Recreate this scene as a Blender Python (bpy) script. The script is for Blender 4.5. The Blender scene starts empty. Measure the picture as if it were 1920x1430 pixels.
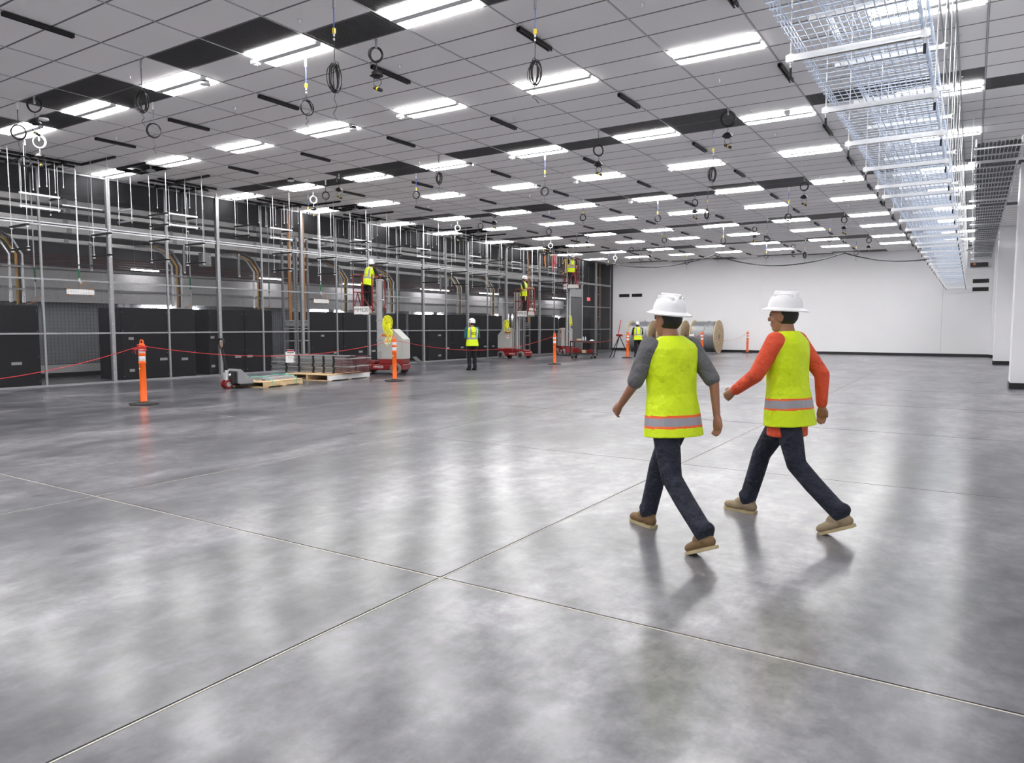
import bpy, bmesh, math, random
from mathutils import Vector, Matrix, Euler
random.seed(7)
PI = math.pi
scene = bpy.context.scene
COL = scene.collection

# ---------------------------------------------------------------- camera, world, exposure
F_PX, YAW, PITCH, ROLL, EYE = 1351.99, 0.5668927, 0.0765307, 0.00022933, 1.43
cam_d = bpy.data.cameras.new('camera')
cam_d.sensor_width = 36.0
cam_d.lens = F_PX * 36.0 / 1920.0
cam_d.clip_end = 300
cam = bpy.data.objects.new('camera', cam_d)
COL.objects.link(cam)
fw = Vector((-math.sin(YAW) * math.cos(PITCH), math.cos(YAW) * math.cos(PITCH), -math.sin(PITCH)))
rt = Vector((math.cos(YAW), math.sin(YAW), 0))
up = rt.cross(fw)
cr, sr = math.cos(ROLL), math.sin(ROLL)
rt, up = rt * cr + up * sr, -rt * sr + up * cr
cam.matrix_world = Matrix(((rt.x, up.x, -fw.x, 0), (rt.y, up.y, -fw.y, 0), (rt.z, up.z, -fw.z, EYE), (0, 0, 0, 1)))
scene.camera = cam
world = bpy.data.worlds.new('world')
scene.world = world
world.use_nodes = True
world.node_tree.nodes['Background'].inputs[0].default_value = (0.5, 0.5, 0.52, 1)
world.node_tree.nodes['Background'].inputs[1].default_value = 0.05
LIGHT_E = 29.0          # radiance of the ceiling light lenses
STRIP_E = 20.0           # radiance of the strip lamps in the side aisle
scene.view_settings.view_transform = 'Standard'
scene.view_settings.look = 'None'
scene.view_settings.exposure = 0.0
scene.view_settings.gamma = 1.0
scene.view_settings.use_curve_mapping = False

# ---------------------------------------------------------------- materials
def newmat(name):
    m = bpy.data.materials.new(name)
    m.use_nodes = True
    return m, m.node_tree, m.node_tree.nodes['Principled BSDF']

def pmat(name, col, rough=0.6, metal=0.0, var=0.12, scale=8.0, bump=0.0, rvar=0.0, spec=0.5):
    """procedural surface: two-tone noise over the base colour, optional roughness variation and bump"""
    m, nt, b = newmat(name)
    N, L = nt.nodes, nt.links
    tc = N.new('ShaderNodeTexCoord')
    nz = N.new('ShaderNodeTexNoise'); nz.inputs['Scale'].default_value = scale; nz.inputs['Detail'].default_value = 5
    L.new(tc.outputs['Object'], nz.inputs['Vector'])
    mx = N.new('ShaderNodeMix'); mx.data_type = 'RGBA'
    mx.inputs['A'].default_value = tuple(max(0, c * (1 - var)) for c in col) + (1,)
    mx.inputs['B'].default_value = tuple(min(1, c * (1 + var)) for c in col) + (1,)
    L.new(nz.outputs['Fac'], mx.inputs['Factor'])
    L.new(mx.outputs['Result'], b.inputs['Base Color'])
    b.inputs['Roughness'].default_value = rough
    b.inputs['Metallic'].default_value = metal
    b.inputs['Specular IOR Level'].default_value = spec
    if rvar:
        mr = N.new('ShaderNodeMapRange'); mr.inputs['To Min'].default_value = rough - rvar; mr.inputs['To Max'].default_value = rough + rvar
        L.new(nz.outputs['Fac'], mr.inputs['Value']); L.new(mr.outputs['Result'], b.inputs['Roughness'])
    if bump:
        bp = N.new('ShaderNodeBump'); bp.inputs['Strength'].default_value = bump; bp.inputs['Distance'].default_value = 0.06 if bump > .8 else 0.01
        L.new(nz.outputs['Fac'], bp.inputs['Height']); L.new(bp.outputs['Normal'], b.inputs['Normal'])
    return m

def emit(name, col, e):
    m, nt, b = newmat(name)
    b.inputs['Base Color'].default_value = col + (1,)
    b.inputs['Emission Color'].default_value = col + (1,)
    b.inputs['Emission Strength'].default_value = e
    return m

def floor_mat():
    m, nt, b = newmat('polished_concrete')
    N, L = nt.nodes, nt.links
    geo = N.new('ShaderNodeNewGeometry')
    def noise(sc, det, rgh=0.55, dist=0.0, vec=None):
        n = N.new('ShaderNodeTexNoise'); n.inputs['Scale'].default_value = sc; n.inputs['Detail'].default_value = det
        n.inputs['Roughness'].default_value = rgh; n.inputs['Distortion'].default_value = dist
        L.new(vec or geo.outputs['Position'], n.inputs['Vector']); return n
    mp = N.new('ShaderNodeMapping'); mp.inputs['Scale'].default_value = (1.0, 0.45, 1); mp.inputs['Rotation'].default_value = (0, 0, 0.5)
    L.new(geo.outputs['Position'], mp.inputs['Vector'])
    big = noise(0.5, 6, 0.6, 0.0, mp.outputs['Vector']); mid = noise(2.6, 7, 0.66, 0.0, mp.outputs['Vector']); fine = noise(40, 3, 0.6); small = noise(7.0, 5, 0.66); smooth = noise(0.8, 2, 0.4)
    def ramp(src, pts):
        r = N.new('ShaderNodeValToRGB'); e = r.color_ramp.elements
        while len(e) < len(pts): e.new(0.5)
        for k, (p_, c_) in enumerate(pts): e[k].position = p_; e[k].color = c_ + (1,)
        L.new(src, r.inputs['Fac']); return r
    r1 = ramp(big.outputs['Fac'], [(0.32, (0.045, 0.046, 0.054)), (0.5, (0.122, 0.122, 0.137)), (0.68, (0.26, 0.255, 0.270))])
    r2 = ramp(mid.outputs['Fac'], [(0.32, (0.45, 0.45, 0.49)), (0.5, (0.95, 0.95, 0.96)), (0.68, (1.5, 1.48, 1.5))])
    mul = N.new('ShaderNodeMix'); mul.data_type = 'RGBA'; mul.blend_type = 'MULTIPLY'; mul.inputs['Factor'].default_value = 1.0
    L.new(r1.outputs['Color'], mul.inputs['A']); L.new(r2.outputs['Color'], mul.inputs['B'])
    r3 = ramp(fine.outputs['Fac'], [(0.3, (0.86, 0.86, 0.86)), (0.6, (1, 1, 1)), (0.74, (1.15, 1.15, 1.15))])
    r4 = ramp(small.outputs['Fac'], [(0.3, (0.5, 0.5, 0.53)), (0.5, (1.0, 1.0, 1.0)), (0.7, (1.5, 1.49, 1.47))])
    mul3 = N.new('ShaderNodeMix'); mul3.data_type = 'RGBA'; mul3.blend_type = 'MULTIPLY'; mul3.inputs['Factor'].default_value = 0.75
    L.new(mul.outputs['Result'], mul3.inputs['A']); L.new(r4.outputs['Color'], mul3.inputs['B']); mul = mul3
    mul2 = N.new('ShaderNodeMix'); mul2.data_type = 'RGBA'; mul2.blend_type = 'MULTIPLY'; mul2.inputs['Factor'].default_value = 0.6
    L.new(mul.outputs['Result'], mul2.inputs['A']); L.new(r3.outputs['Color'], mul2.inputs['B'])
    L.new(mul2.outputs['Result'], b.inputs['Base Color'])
    rr = N.new('ShaderNodeMapRange'); rr.inputs['From Min'].default_value = 0.3; rr.inputs['From Max'].default_value = 0.7
    rr.inputs['To Min'].default_value = 0.278; rr.inputs['To Max'].default_value = 0.30
    L.new(smooth.outputs['Fac'], rr.inputs['Value']); L.new(rr.outputs['Result'], b.inputs['Roughness'])
    b.inputs['Specular IOR Level'].default_value = 0.6
    b.inputs['IOR'].default_value = 1.5
    b.inputs['Coat Weight'].default_value = 0.3; b.inputs['Coat Roughness'].default_value = 0.17; b.inputs['Coat IOR'].default_value = 1.5
    return m

def mesh_mat(name, pitch, cover, col, metal=0.6):
    """woven wire screen: diagonal wires, clear in between"""
    m, nt, b = newmat(name)
    N, L = nt.nodes, nt.links
    tc = N.new('ShaderNodeTexCoord'); sp = N.new('ShaderNodeSeparateXYZ'); L.new(tc.outputs['Object'], sp.inputs[0])
    def mth(op, a, c=None):
        n = N.new('ShaderNodeMath'); n.operation = op
        for k, v in enumerate((a, c)):
            if v is None: continue
            if isinstance(v, (int, float)): n.inputs[k].default_value = v
            else: L.new(v, n.inputs[k])
        return n.outputs[0]
    s = mth('ADD', sp.outputs['Y'], sp.outputs['Z']); d = mth('SUBTRACT', sp.outputs['Y'], sp.outputs['Z'])
    f1 = mth('LESS_THAN', mth('FRACT', mth('DIVIDE', s, pitch)), cover)
    f2 = mth('LESS_THAN', mth('FRACT', mth('ADD', mth('DIVIDE', d, pitch), 500)), cover)
    fac = mth('MAXIMUM', f1, f2)
    b.inputs['Base Color'].default_value = col + (1,); b.inputs['Metallic'].default_value = metal; b.inputs['Roughness'].default_value = 0.5
    tr = N.new('ShaderNodeBsdfTransparent'); mx = N.new('ShaderNodeMixShader')
    L.new(fac, mx.inputs[0]); L.new(tr.outputs[0], mx.inputs[1]); L.new(b.outputs[0], mx.inputs[2])
    L.new(mx.outputs[0], N['Material Output'].inputs['Surface'])
    return m

def wood_mat(name, a, c, sc=3.0):
    m, nt, b = newmat(name)
    N, L = nt.nodes, nt.links
    tc = N.new('ShaderNodeTexCoord'); mp = N.new('ShaderNodeMapping'); mp.inputs['Scale'].default_value = (1, 8, 8)
    L.new(tc.outputs['Object'], mp.inputs[0])
    nz = N.new('ShaderNodeTexNoise'); nz.inputs['Scale'].default_value = sc; nz.inputs['Detail'].default_value = 6; nz.inputs['Distortion'].default_value = 1.5
    L.new(mp.outputs[0], nz.inputs['Vector'])
    r = N.new('ShaderNodeValToRGB'); r.color_ramp.elements[0].position = 0.3; r.color_ramp.elements[0].color = a + (1,)
    r.color_ramp.elements[1].position = 0.7; r.color_ramp.elements[1].color = c + (1,)
    L.new(nz.outputs['Fac'], r.inputs[0]); L.new(r.outputs[0], b.inputs['Base Color']); b.inputs['Roughness'].default_value = 0.75
    return m

M = {}
M['floor'] = floor_mat()
M['joint_dark'] = pmat('joint_dark', (0.02, 0.02, 0.02), 0.9)
M['joint_fill'] = pmat('joint_sealant', (0.5, 0.48, 0.43), 0.5, var=0.15, scale=30)
M['white_wall'] = pmat('white_painted_wall', (0.88, 0.88, 0.90), 0.55, var=0.02, scale=1.2)
M['base_black'] = pmat('black_rubber_base', (0.012, 0.012, 0.014), 0.5)
M['tile'] = pmat('ceiling_tile_white', (0.90, 0.88, 0.875), 0.85, var=0.05, scale=40, bump=0.15)
M['tee'] = pmat('ceiling_grid_grey', (0.16, 0.16, 0.17), 0.5, 0.2)
M['tee_white'] = pmat('ceiling_grid_white', (0.55, 0.55, 0.56), 0.45, 0.2)
M['grille'] = pmat('dark_perforated_grille', (0.07, 0.068, 0.07), 0.6, 0.3, var=0.3, scale=60)
M['duct'] = pmat('bus_duct_steel', (0.62, 0.62, 0.63), 0.4, 0.5, var=0.25, scale=3, rvar=0.08)
M['black_strut'] = pmat('black_strut', (0.014, 0.014, 0.015), 0.45, 0.3)
M['lamp_white'] = pmat('lamp_housing_white', (0.7, 0.7, 0.72), 0.4)
M['lens'] = emit('lit_lens', (1.0, 0.985, 0.97), LIGHT_E)
M['strip_lens'] = emit('strip_lamp_lens', (1.0, 0.97, 0.97), STRIP_E)
M['galv'] = pmat('galvanised_steel', (0.55, 0.56, 0.58), 0.35, 0.85, var=0.15, scale=12, rvar=0.08)
M['galv_dull'] = pmat('dull_galvanised', (0.34, 0.345, 0.36), 0.45, 0.6, var=0.15, scale=6, rvar=0.06)
M['galv_bright'] = pmat('bright_zinc', (0.78, 0.79, 0.8), 0.3, 0.7, var=0.1, scale=14, rvar=0.08)
M['basket'] = pmat('blue_zinc_wire', (0.58, 0.66, 0.80), 0.3, 0.6, var=0.25, scale=30)
M['post'] = pmat('partition_post_grey', (0.33, 0.335, 0.35), 0.4, 0.5, var=0.1, scale=5)
M['mesh'] = mesh_mat('woven_partition_mesh', 0.03, 0.17, (0.05, 0.05, 0.055))
M['lattice'] = pmat('lattice_grey', (0.16, 0.165, 0.18), 0.5, 0.4)
M['dark_wall'] = pmat('dark_aisle_wall', (0.10, 0.10, 0.105), 0.8, var=0.2, scale=2)
M['grey_wall'] = pmat('grey_aisle_wall', (0.72, 0.72, 0.74), 0.7, var=0.05, scale=2)
M['curtain'] = pmat('translucent_grey_sheet', (0.42, 0.44, 0.48), 0.5, var=0.2, scale=2)
M['cabinet'] = pmat('charcoal_cabinet', (0.014, 0.014, 0.016), 0.5, 0.0, var=0.15, scale=3, spec=0.2)
M['label'] = pmat('grey_label', (0.5, 0.5, 0.5), 0.5)
M['copper'] = pmat('copper', (0.55, 0.25, 0.09), 0.35, 0.8)
M['wood_orange'] = wood_mat('orange_timber', (0.48, 0.21, 0.07), (0.6, 0.3, 0.11))
M['pine'] = wood_mat('pine_boards', (0.50, 0.34, 0.17), (0.72, 0.55, 0.33))
M['pine_dark'] = wood_mat('weathered_boards', (0.34, 0.25, 0.15), (0.62, 0.5, 0.33), 2.2)
M['cable_black'] = pmat('black_cable', (0.010, 0.010, 0.011), 0.5)
M['cable_yellow'] = pmat('yellow_cable', (0.5, 0.36, 0.03), 0.45)
M['cable_red'] = pmat('red_cord', (0.6, 0.02, 0.03), 0.6)
M['pipe_red'] = pmat('dark_red_pipe', (0.10, 0.022, 0.025), 0.5)
M['blue_lead'] = pmat('blue_lead', (0.10, 0.14, 0.5), 0.5)
M['white_plastic'] = pmat('white_plastic', (0.75, 0.75, 0.76), 0.4)
M['green'] = pmat('green_band', (0.01, 0.14, 0.05), 0.5)
M['yellow_plastic'] = pmat('yellow_plastic', (0.75, 0.55, 0.03), 0.45)
M['orange'] = pmat('orange_plastic', (0.9, 0.13, 0.005), 0.4, var=0.06)
M['reflect'] = pmat('reflective_white', (0.75, 0.75, 0.78), 0.3)
M['rubber'] = pmat('black_rubber', (0.014, 0.014, 0.015), 0.7)
M['tyre'] = pmat('grey_tyre', (0.16, 0.155, 0.15), 0.75)
M['lift_red'] = pmat('lift_red_paint', (0.20, 0.010, 0.012), 0.35)
M['lift_grey'] = pmat('lift_grey_paint', (0.42, 0.42, 0.40), 0.4, var=0.04)
M['mast'] = pmat('mast_aluminium', (0.42, 0.42, 0.43), 0.35, 0.5)
M['safety_yellow'] = pmat('safety_yellow', (0.8, 0.55, 0.01), 0.4)
M['rope_yellow'] = pmat('yellow_rope', (0.85, 0.85, 0.02), 0.6)
M['sticker_orange'] = pmat('orange_sticker', (0.8, 0.16, 0.02), 0.5)
M['paper'] = pmat('paper_white', (0.8, 0.8, 0.8), 0.6, var=0.02)
M['ink'] = pmat('black_ink', (0.01, 0.01, 0.01), 0.6)
M['ink_red'] = pmat('red_ink', (0.4, 0.01, 0.02), 0.6)
M['ink_blue'] = pmat('blue_ink', (0.02, 0.03, 0.12), 0.6)
M['strap_red'] = pmat('red_strap', (0.5, 0.03, 0.04), 0.6, var=0.3, scale=20)
M['skin'] = pmat('skin', (0.32, 0.15, 0.09), 0.55, var=0.08)
M['lime'] = pmat('hi_vis_lime', (0.62, 0.80, 0.0), 0.65, var=0.05, scale=5, bump=0.9)
M['vest_silver'] = pmat('vest_silver_band', (0.30, 0.29, 0.33), 0.4)
M['vest_orange'] = pmat('vest_orange_band', (0.85, 0.13, 0.02), 0.6)
M['navy'] = pmat('dark_denim', (0.012, 0.015, 0.03), 0.8, var=0.5, scale=11, bump=1.0)
M['black_cloth'] = pmat('black_cloth', (0.006, 0.006, 0.008), 0.85)
M['teal'] = pmat('teal_shirt', (0.01, 0.10, 0.13), 0.8)
M['grey_shirt'] = pmat('grey_shirt', (0.12, 0.12, 0.13), 0.8, scale=9, bump=0.9)
M['orange_shirt'] = pmat('orange_shirt', (0.70, 0.08, 0.03), 0.75, scale=9, bump=0.9)
M['helmet'] = pmat('white_helmet', (0.78, 0.78, 0.8), 0.3, var=0.02)
M['boot'] = pmat('tan_boot_leather', (0.16, 0.095, 0.04), 0.7, var=0.25, scale=20, bump=0.2)
M['boot2'] = pmat('dusty_boot_leather', (0.28, 0.22, 0.14), 0.75, var=0.25, scale=20, bump=0.2)
M['sole'] = pmat('cream_sole', (0.42, 0.34, 0.2), 0.7)
M['exit'] = emit('exit_sign_red', (1.0, 0.08, 0.1), 1.6)
M['amber'] = pmat('amber_lens', (0.8, 0.3, 0.02), 0.3)
M['slat'] = pmat('pale_blue_slat', (0.42, 0.46, 0.55), 0.4, 0.3)

# ---------------------------------------------------------------- mesh helpers
class MB:
    def __init__(s): s.v, s.f, s.m, s.k = [], [], [], 0
    def _add(s, vs, fs):
        o = len(s.v); s.v += [tuple(v) for v in vs]; s.f += [tuple(o + i for i in f) for f in fs]; s.m += [s.k] * len(fs); return s
    def mat(s, k): s.k = k; return s
    def box(s, x0, x1, y0, y1, z0, z1, T=None):
        vs = [Vector(c) for c in ((x0,y0,z0),(x1,y0,z0),(x1,y1,z0),(x0,y1,z0),(x0,y0,z1),(x1,y0,z1),(x1,y1,z1),(x0,y1,z1))]
        if T: vs = [T @ v for v in vs]
        return s._add(vs, [(0,3,2,1),(4,5,6,7),(0,1,5,4),(1,2,6,5),(2,3,7,6),(3,0,4,7)])
    def cbox(s, x0, x1, y0, y1, z0, z1, c=0.005, T=None):
        """box with chamfered vertical and horizontal edges"""
        vs = []; xs, ys, zs = (x0, x1), (y0, y1), (z0, z1)
        idx = {}
        for i in (0, 1):
            for j in (0, 1):
                for k in (0, 1):
                    sx, sy, sz = (1, -1)[i], (1, -1)[j], (1, -1)[k]
                    for a in range(3):
                        q = [xs[i] + sx * c, ys[j] + sy * c, zs[k] + sz * c]; q[a] = (xs[i], ys[j], zs[k])[a]
                        idx[(i, j, k, a)] = len(vs); vs.append(Vector(q))
        I = lambda *t: idx[t]
        fs = []
        for a in range(3):
            o = [b for b in range(3) if b != a]
            for e in (0, 1):
                def key(p, q):
                    t = [0, 0, 0]; t[a] = e; t[o[0]] = p; t[o[1]] = q; return idx[(*t, a)]
                f = [key(0, 0), key(1, 0), key(1, 1), key(0, 1)]
                fs.append(tuple(f))
        for a in range(3):                       # edges running along axis a
            b_, c_ = [q for q in range(3) if q != a]
            for p in (0, 1):
                for q in (0, 1):
                    def t(e): 
                        w = [0, 0, 0]; w[a] = e; w[b_] = p; w[c_] = q; return tuple(w)
                    fs.append((idx[t(0) + (b_,)], idx[t(1) + (b_,)], idx[t(1) + (c_,)], idx[t(0) + (c_,)]))
        for i in (0, 1):
            for j in (0, 1):
                for k in (0, 1): fs.append((I(i,j,k,0), I(i,j,k,1), I(i,j,k,2)))
        if T: vs = [T @ v for v in vs]
        return s._add(vs, fs)
    def tube(s, pts, r, n=6, caps=True, closed=False):
        P = [Vector(p) for p in pts]; m = len(P); rs = r if isinstance(r, (list, tuple)) else [r] * m
        vs = []; prev = None
        for i in range(m):
            a = P[(i - 1) % m] if (closed or i) else P[i]; b = P[(i + 1) % m] if (closed or i < m - 1) else P[i]
            t = (b - a); t = t.normalized() if t.length > 1e-9 else Vector((0, 0, 1))
            if prev is None:
                h = Vector((0, 0, 1)) if abs(t.z) < 0.9 else Vector((1, 0, 0)); u = t.cross(h).normalized()
            else:
                u = prev - t * prev.dot(t); u = u.normalized() if u.length > 1e-6 else prev
            prev = u; w = t.cross(u)
            for k in range(n):
                th = 2 * PI * k / n + PI / n; vs.append(P[i] + (u * math.cos(th) + w * math.sin(th)) * rs[i])
        fs = []
        for i in range(m if closed else m - 1):
            j = (i + 1) % m
            for k in range(n): fs.append((i*n+k, i*n+(k+1) % n, j*n+(k+1) % n, j*n+k))
        if caps and not closed: fs += [tuple(range(n))[::-1], tuple((m-1)*n + k for k in range(n))]
        return s._add(vs, fs)
    def cyl(s, p0, p1, r0, r1=None, n=16): return s.tube([p0, p1], [r0, r0 if r1 is None else r1], n)
    def lathe(s, prof, n=24, T=None):
        """profile (r, z) spun about z"""
        vs = []; 
        for r, z in prof:
            for k in range(n): th = 2*PI*k/n; vs.append(Vector((r*math.cos(th), r*math.sin(th), z)))
        fs = [(i*n+k, i*n+(k+1) % n, (i+1)*n+(k+1) % n, (i+1)*n+k) for i in range(len(prof)-1) for k in range(n)]
        fs += [tuple(range(n))[::-1], tuple((len(prof)-1)*n + k for k in range(n))]
        if T: vs = [T @ v for v in vs]
        return s._add(vs, fs)
    def prism(s, poly, z0, z1, T=None):
        n = len(poly); vs = [Vector((x, y, z0)) for x, y in poly] + [Vector((x, y, z1)) for x, y in poly]
        fs = [tuple(range(n))[::-1], tuple(range(n, 2*n))] + [(k, (k+1) % n, n + (k+1) % n, n + k) for k in range(n)]
        if T: vs = [T @ v for v in vs]
        return s._add(vs, fs)
    def torus(s, c, R, r, axis=(1,0,0), n=20, k=6, sx=1.0, sz=1.0):
        ax = Vector(axis).normalized(); h = Vector((0,0,1)) if abs(ax.z) < 0.9 else Vector((0,1,0))
        u = ax.cross(h).normalized(); w = ax.cross(u).normalized()
        return s.tube([Vector(c) + u*(R*sx*math.cos(2*PI*i/n)) + w*(R*sz*math.sin(2*PI*i/n)) for i in range(n)], r, k, closed=True)
    def mesh(s, name, mats, smooth=False):
        me = bpy.data.meshes.new(name); me.from_pydata(s.v, [], s.f)
        for m in (mats if isinstance(mats, (list, tuple)) else [mats]): me.materials.append(M[m] if isinstance(m, str) else m)
        me.polygons.foreach_set('material_index', s.m)
        bm = bmesh.new(); bm.from_mesh(me); bmesh.ops.recalc_face_normals(bm, faces=bm.faces); bm.to_mesh(me); bm.free()
        if smooth:
            me.polygons.foreach_set('use_smooth', [True] * len(me.polygons))
            try: me.set_sharp_from_angle(angle=math.radians(42))
            except Exception: pass
        me.update(); return me
    def build(s, name, mats, parent=None, smooth=False, loc=None, **tags):
        return link(name, s.mesh(name, mats, smooth), parent, loc, **tags)

def link(name, me, parent=None, loc=None, rotz=0, **tags):
    o = bpy.data.objects.new(name, me); COL.objects.link(o)
    if parent: o.parent = parent
    if loc is not None: o.location = loc
    if rotz: o.rotation_euler = (0, 0, rotz)
    for k, v in tags.items(): o[{'cat': 'category'}.get(k, k)] = v
    return o
def thing(name, label, cat, loc=(0, 0, 0), rotz=0, group=None):
    o = bpy.data.objects.new(name, None); COL.objects.link(o); o.empty_display_size = 0.1
    o.location = loc; o.rotation_euler = (0, 0, rotz); o['label'] = label; o['category'] = cat
    if group: o['group'] = group
    return o
KIDS = {}
def dup(root, loc, rotz=None, label=None, group=None):
    kids = KIDS.get(root.name)
    if kids is None:
        kids = KIDS[root.name] = [(c, [g for g in bpy.data.objects if g.parent == c]) for c in bpy.data.objects if c.parent == root]
    r = root.copy(); COL.objects.link(r); r.location = loc
    if rotz is not None: r.rotation_euler = (0, 0, rotz)
    if label: r['label'] = label
    if group: r['group'] = group
    for ch, gs in kids:
        c = ch.copy(); COL.objects.link(c); c.parent = r
        for g in gs:
            d = g.copy(); COL.objects.link(d); d.parent = c
    return r
def text_mesh(s, size, ext=0.001):
    cu = bpy.data.curves.new('t', 'FONT'); cu.body = s; cu.size = size; cu.extrude = ext; cu.align_x = 'CENTER'; cu.align_y = 'CENTER'
    cu.resolution_u = 2
    o = bpy.data.objects.new('t', cu); COL.objects.link(o)
    me = bpy.data.meshes.new_from_object(o.evaluated_get(bpy.context.evaluated_depsgraph_get()))
    bpy.data.objects.remove(o); return me
def text(name, s, size, mat, parent, loc, rot, bold=0, **t):
    me = text_mesh(s, size); me.name = name; me.materials.clear(); me.materials.append(M[mat])
    o = link(name, me, parent, loc, **t); o.rotation_euler = rot; return o
ORD = ['first', 'second', 'third', 'fourth', 'fifth', 'sixth', 'seventh', 'eighth', 'ninth', 'tenth', 'eleventh', 'twelfth',
       'thirteenth', 'fourteenth', 'fifteenth', 'sixteenth', 'seventeenth', 'eighteenth', 'nineteenth', 'twentieth', 'twenty-first', 'twenty-second',
       'twenty-third', 'twenty-fourth', 'twenty-fifth', 'twenty-sixth', 'twenty-seventh', 'twenty-eighth', 'twenty-ninth', 'thirtieth']

# ---------------------------------------------------------------- room
ZC = 5.117                      # ceiling height
FX = -18.4                      # mesh partition plane
WR = 1.5                        # right wall plane
YF = 40.13                      # far wall
YB = -9.0                       # wall behind the camera
AX = -21.7                      # wall of the side aisle behind the partition
X0, Y0, WX, WY = -6.087, 6.525, 1.2192, 0.6025     # ceiling grid

# floor: one object per slab between the saw-cut joints
fl = MB().box(-27.0, WR + 0.3, YB - 0.3, YF + 0.3, -0.3, -0.02).build('floor', 'joint_dark', kind='structure')
XS = [FX, -17.3, -13.6, -9.9, -6.2, -2.5, 1.2, WR]
YS = [YB, -4.6, -0.6, 3.17, 7.2, 10.86, 14.6, 18.3, 22.0, 25.7, 29.4, 33.1, 36.8, YF]
g = 0.0115
for i in range(len(XS) - 1):
    for j in range(len(YS) - 1):
        a, b, c, d = XS[i] + g, XS[i+1] - g, YS[j] + g, YS[j+1] - g
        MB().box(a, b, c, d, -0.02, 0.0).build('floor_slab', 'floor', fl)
MB().box(-27.0, FX - 0.0, YB, YF, -0.02, 0.0).build('floor_slab', 'floor', fl)
for x in XS[1:-1]: MB().box(x - 0.0045, x + 0.0045, YB, YF, -0.02, -0.0015).build('joint_filler', 'joint_fill', fl)
for y in YS[1:-1]: MB().box(FX, WR, y - 0.0045, y + 0.0045, -0.02, -0.0017).build('joint_filler', 'joint_fill', fl)

# far wall in three panels with hairline joints
wf = MB().box(FX - 8.6, WR + 0.3, YF + 0.02, YF + 0.3, -0.02, ZC + 0.5).build('wall_far', 'dark_wall', kind='structure')
for a, b in ((FX + 0.06, -9.713), (-9.707, -1.253), (-1.247, WR)):
    MB().box(a, b, YF, YF + 0.02, 0.0, ZC - 0.002).build('wall_panel', 'white_wall', wf)
MB().box(-27.0, FX + 0.05, YF, YF + 0.02, 0.0, ZC - 0.002).build('wall_panel', 'dark_wall', wf)
MB().cbox(FX + 0.03, 0.72, YF - 0.02, YF, 0, 0.13, 0.004).build('baseboard_far', 'base_black', kind='structure')
MB().box(WR, WR + 0.3, YB - 0.3, YF + 0.3, -0.02, ZC + 0.5).build('wall_right', 'white_wall', kind='structure')
MB().cbox(WR - 0.015, WR, YB, YF, 0, 0.13, 0.004).build('baseboard_right', 'base_black', kind='structure')
MB().box(-27.0, WR + 0.3, YB - 0.3, YB, -0.02, ZC + 0.5).build('wall_back', 'white_wall', kind='structure')
# small framed openings in the far wall
def wall_opening(x0, x1, z0, z1, label):
    t = thing('wall_opening', label, 'wall opening', ((x0+x1)/2, YF, (z0+z1)/2))
    w, h = (x1-x0)/2, (z1-z0)/2
    f = MB()
    for b in ((-w-.03, w+.03, h, h+.03), (-w-.03, w+.03, -h-.03, -h), (-w-.03, -w, -h, h), (w, w+.03, -h, h)):
        f.cbox(b[0], b[1], -0.014, 0.0, b[2], b[3], 0.003)
    f.build('frame', 'white_plastic', t)
    MB().box(-w, w, -0.004, 0.0, -h, h).build('dark_panel', 'ink', t)
    b = MB()
    for k in range(3): b.box(-w, w, -0.009, -0.004, -h + (k+1)*h/2 - .004, -h + (k+1)*h/2 + .004)
    b.build('louvre', 'ink', t)
wall_opening(-17.93, -17.27, 3.16, 3.34, 'black slot opening in the far white wall, the one nearer the mesh corner')
wall_opening(-17.12, -16.47, 3.16, 3.34, 'black slot opening in the far white wall, right one of the left pair')
wall_opening(-0.07, 0.56, 3.44, 3.62, 'black slot opening by the right columns, upper of the stacked two')
wall_opening(-0.07, 0.56, 3.06, 3.24, 'black slot opening by the right columns, lower of the stacked two')
# columns along the right wall
for y, x0, lab in ((20.16, 0.78, 'nearer white square column by the right wall with black base'),
                   (32.6, 0.71, 'farther white square column by the right wall with black base'),
                   (39.45, 0.72, 'white column in the far right corner of the hall with black base')):
    d = 0.75 if y < 38 else 0.66
    t = thing('column', lab, 'column', (x0, y, 0))
    MB().cbox(0, WR - x0 - 0.002, 0, d, 0.13, ZC - 0.003, 0.006).build('shaft', 'white_wall', t)
    MB().cbox(-0.012, WR - x0 - 0.018, -0.012, d + (0.012 if y < 38 else 0), 0, 0.13, 0.003).build('base', 'base_black', t)

# ---------------------------------------------------------------- ceiling
NI0, NI1, NJ0, NJ1 = -10, 5, -25, 55
cx = lambda i: X0 + i * WX
cy = lambda j: Y0 + j * WY
cl = MB().box(-27.0, WR + 0.3, YB - 0.3, YF + 0.3, ZC + 0.06, ZC + 0.5).build('ceiling', 'joint_dark', kind='structure')
lights = set(); rows = []
for k in range(-3, 6):
    for r in (0, 5):
        j = 11 * k + r
        if NJ0 <= j <= 50: rows.append(j)
rows.sort()
for j in rows:
    for i in range(-10, 6, 2): lights.add((i, j))
grille = set()
for k in range(-2, 6):
    for i in range(NI0, NI1 + 1):
        j = 11 * k - 1
        if (i + 1) % 3 != 0 and i != -10: grille.add((i, j))
        if i % 2 and i not in (-3, 3, -9): grille.add((i, j + 1))
opens = {(-9, 5), (-9, 16), (-9, 27), (-9, 38)}
grille = {q for q in grille if NJ0 <= q[1] <= NJ1 and q not in lights}
tile_me = MB().box(0.013, WX - 0.013, 0.013, WY - 0.013, 0.0, 0.012).mesh('ceiling_tile', 'tile')
gm = MB()
gm.box(0.013, WX - 0.013, 0.013, WY - 0.013, 0.0, 0.01)
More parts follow.
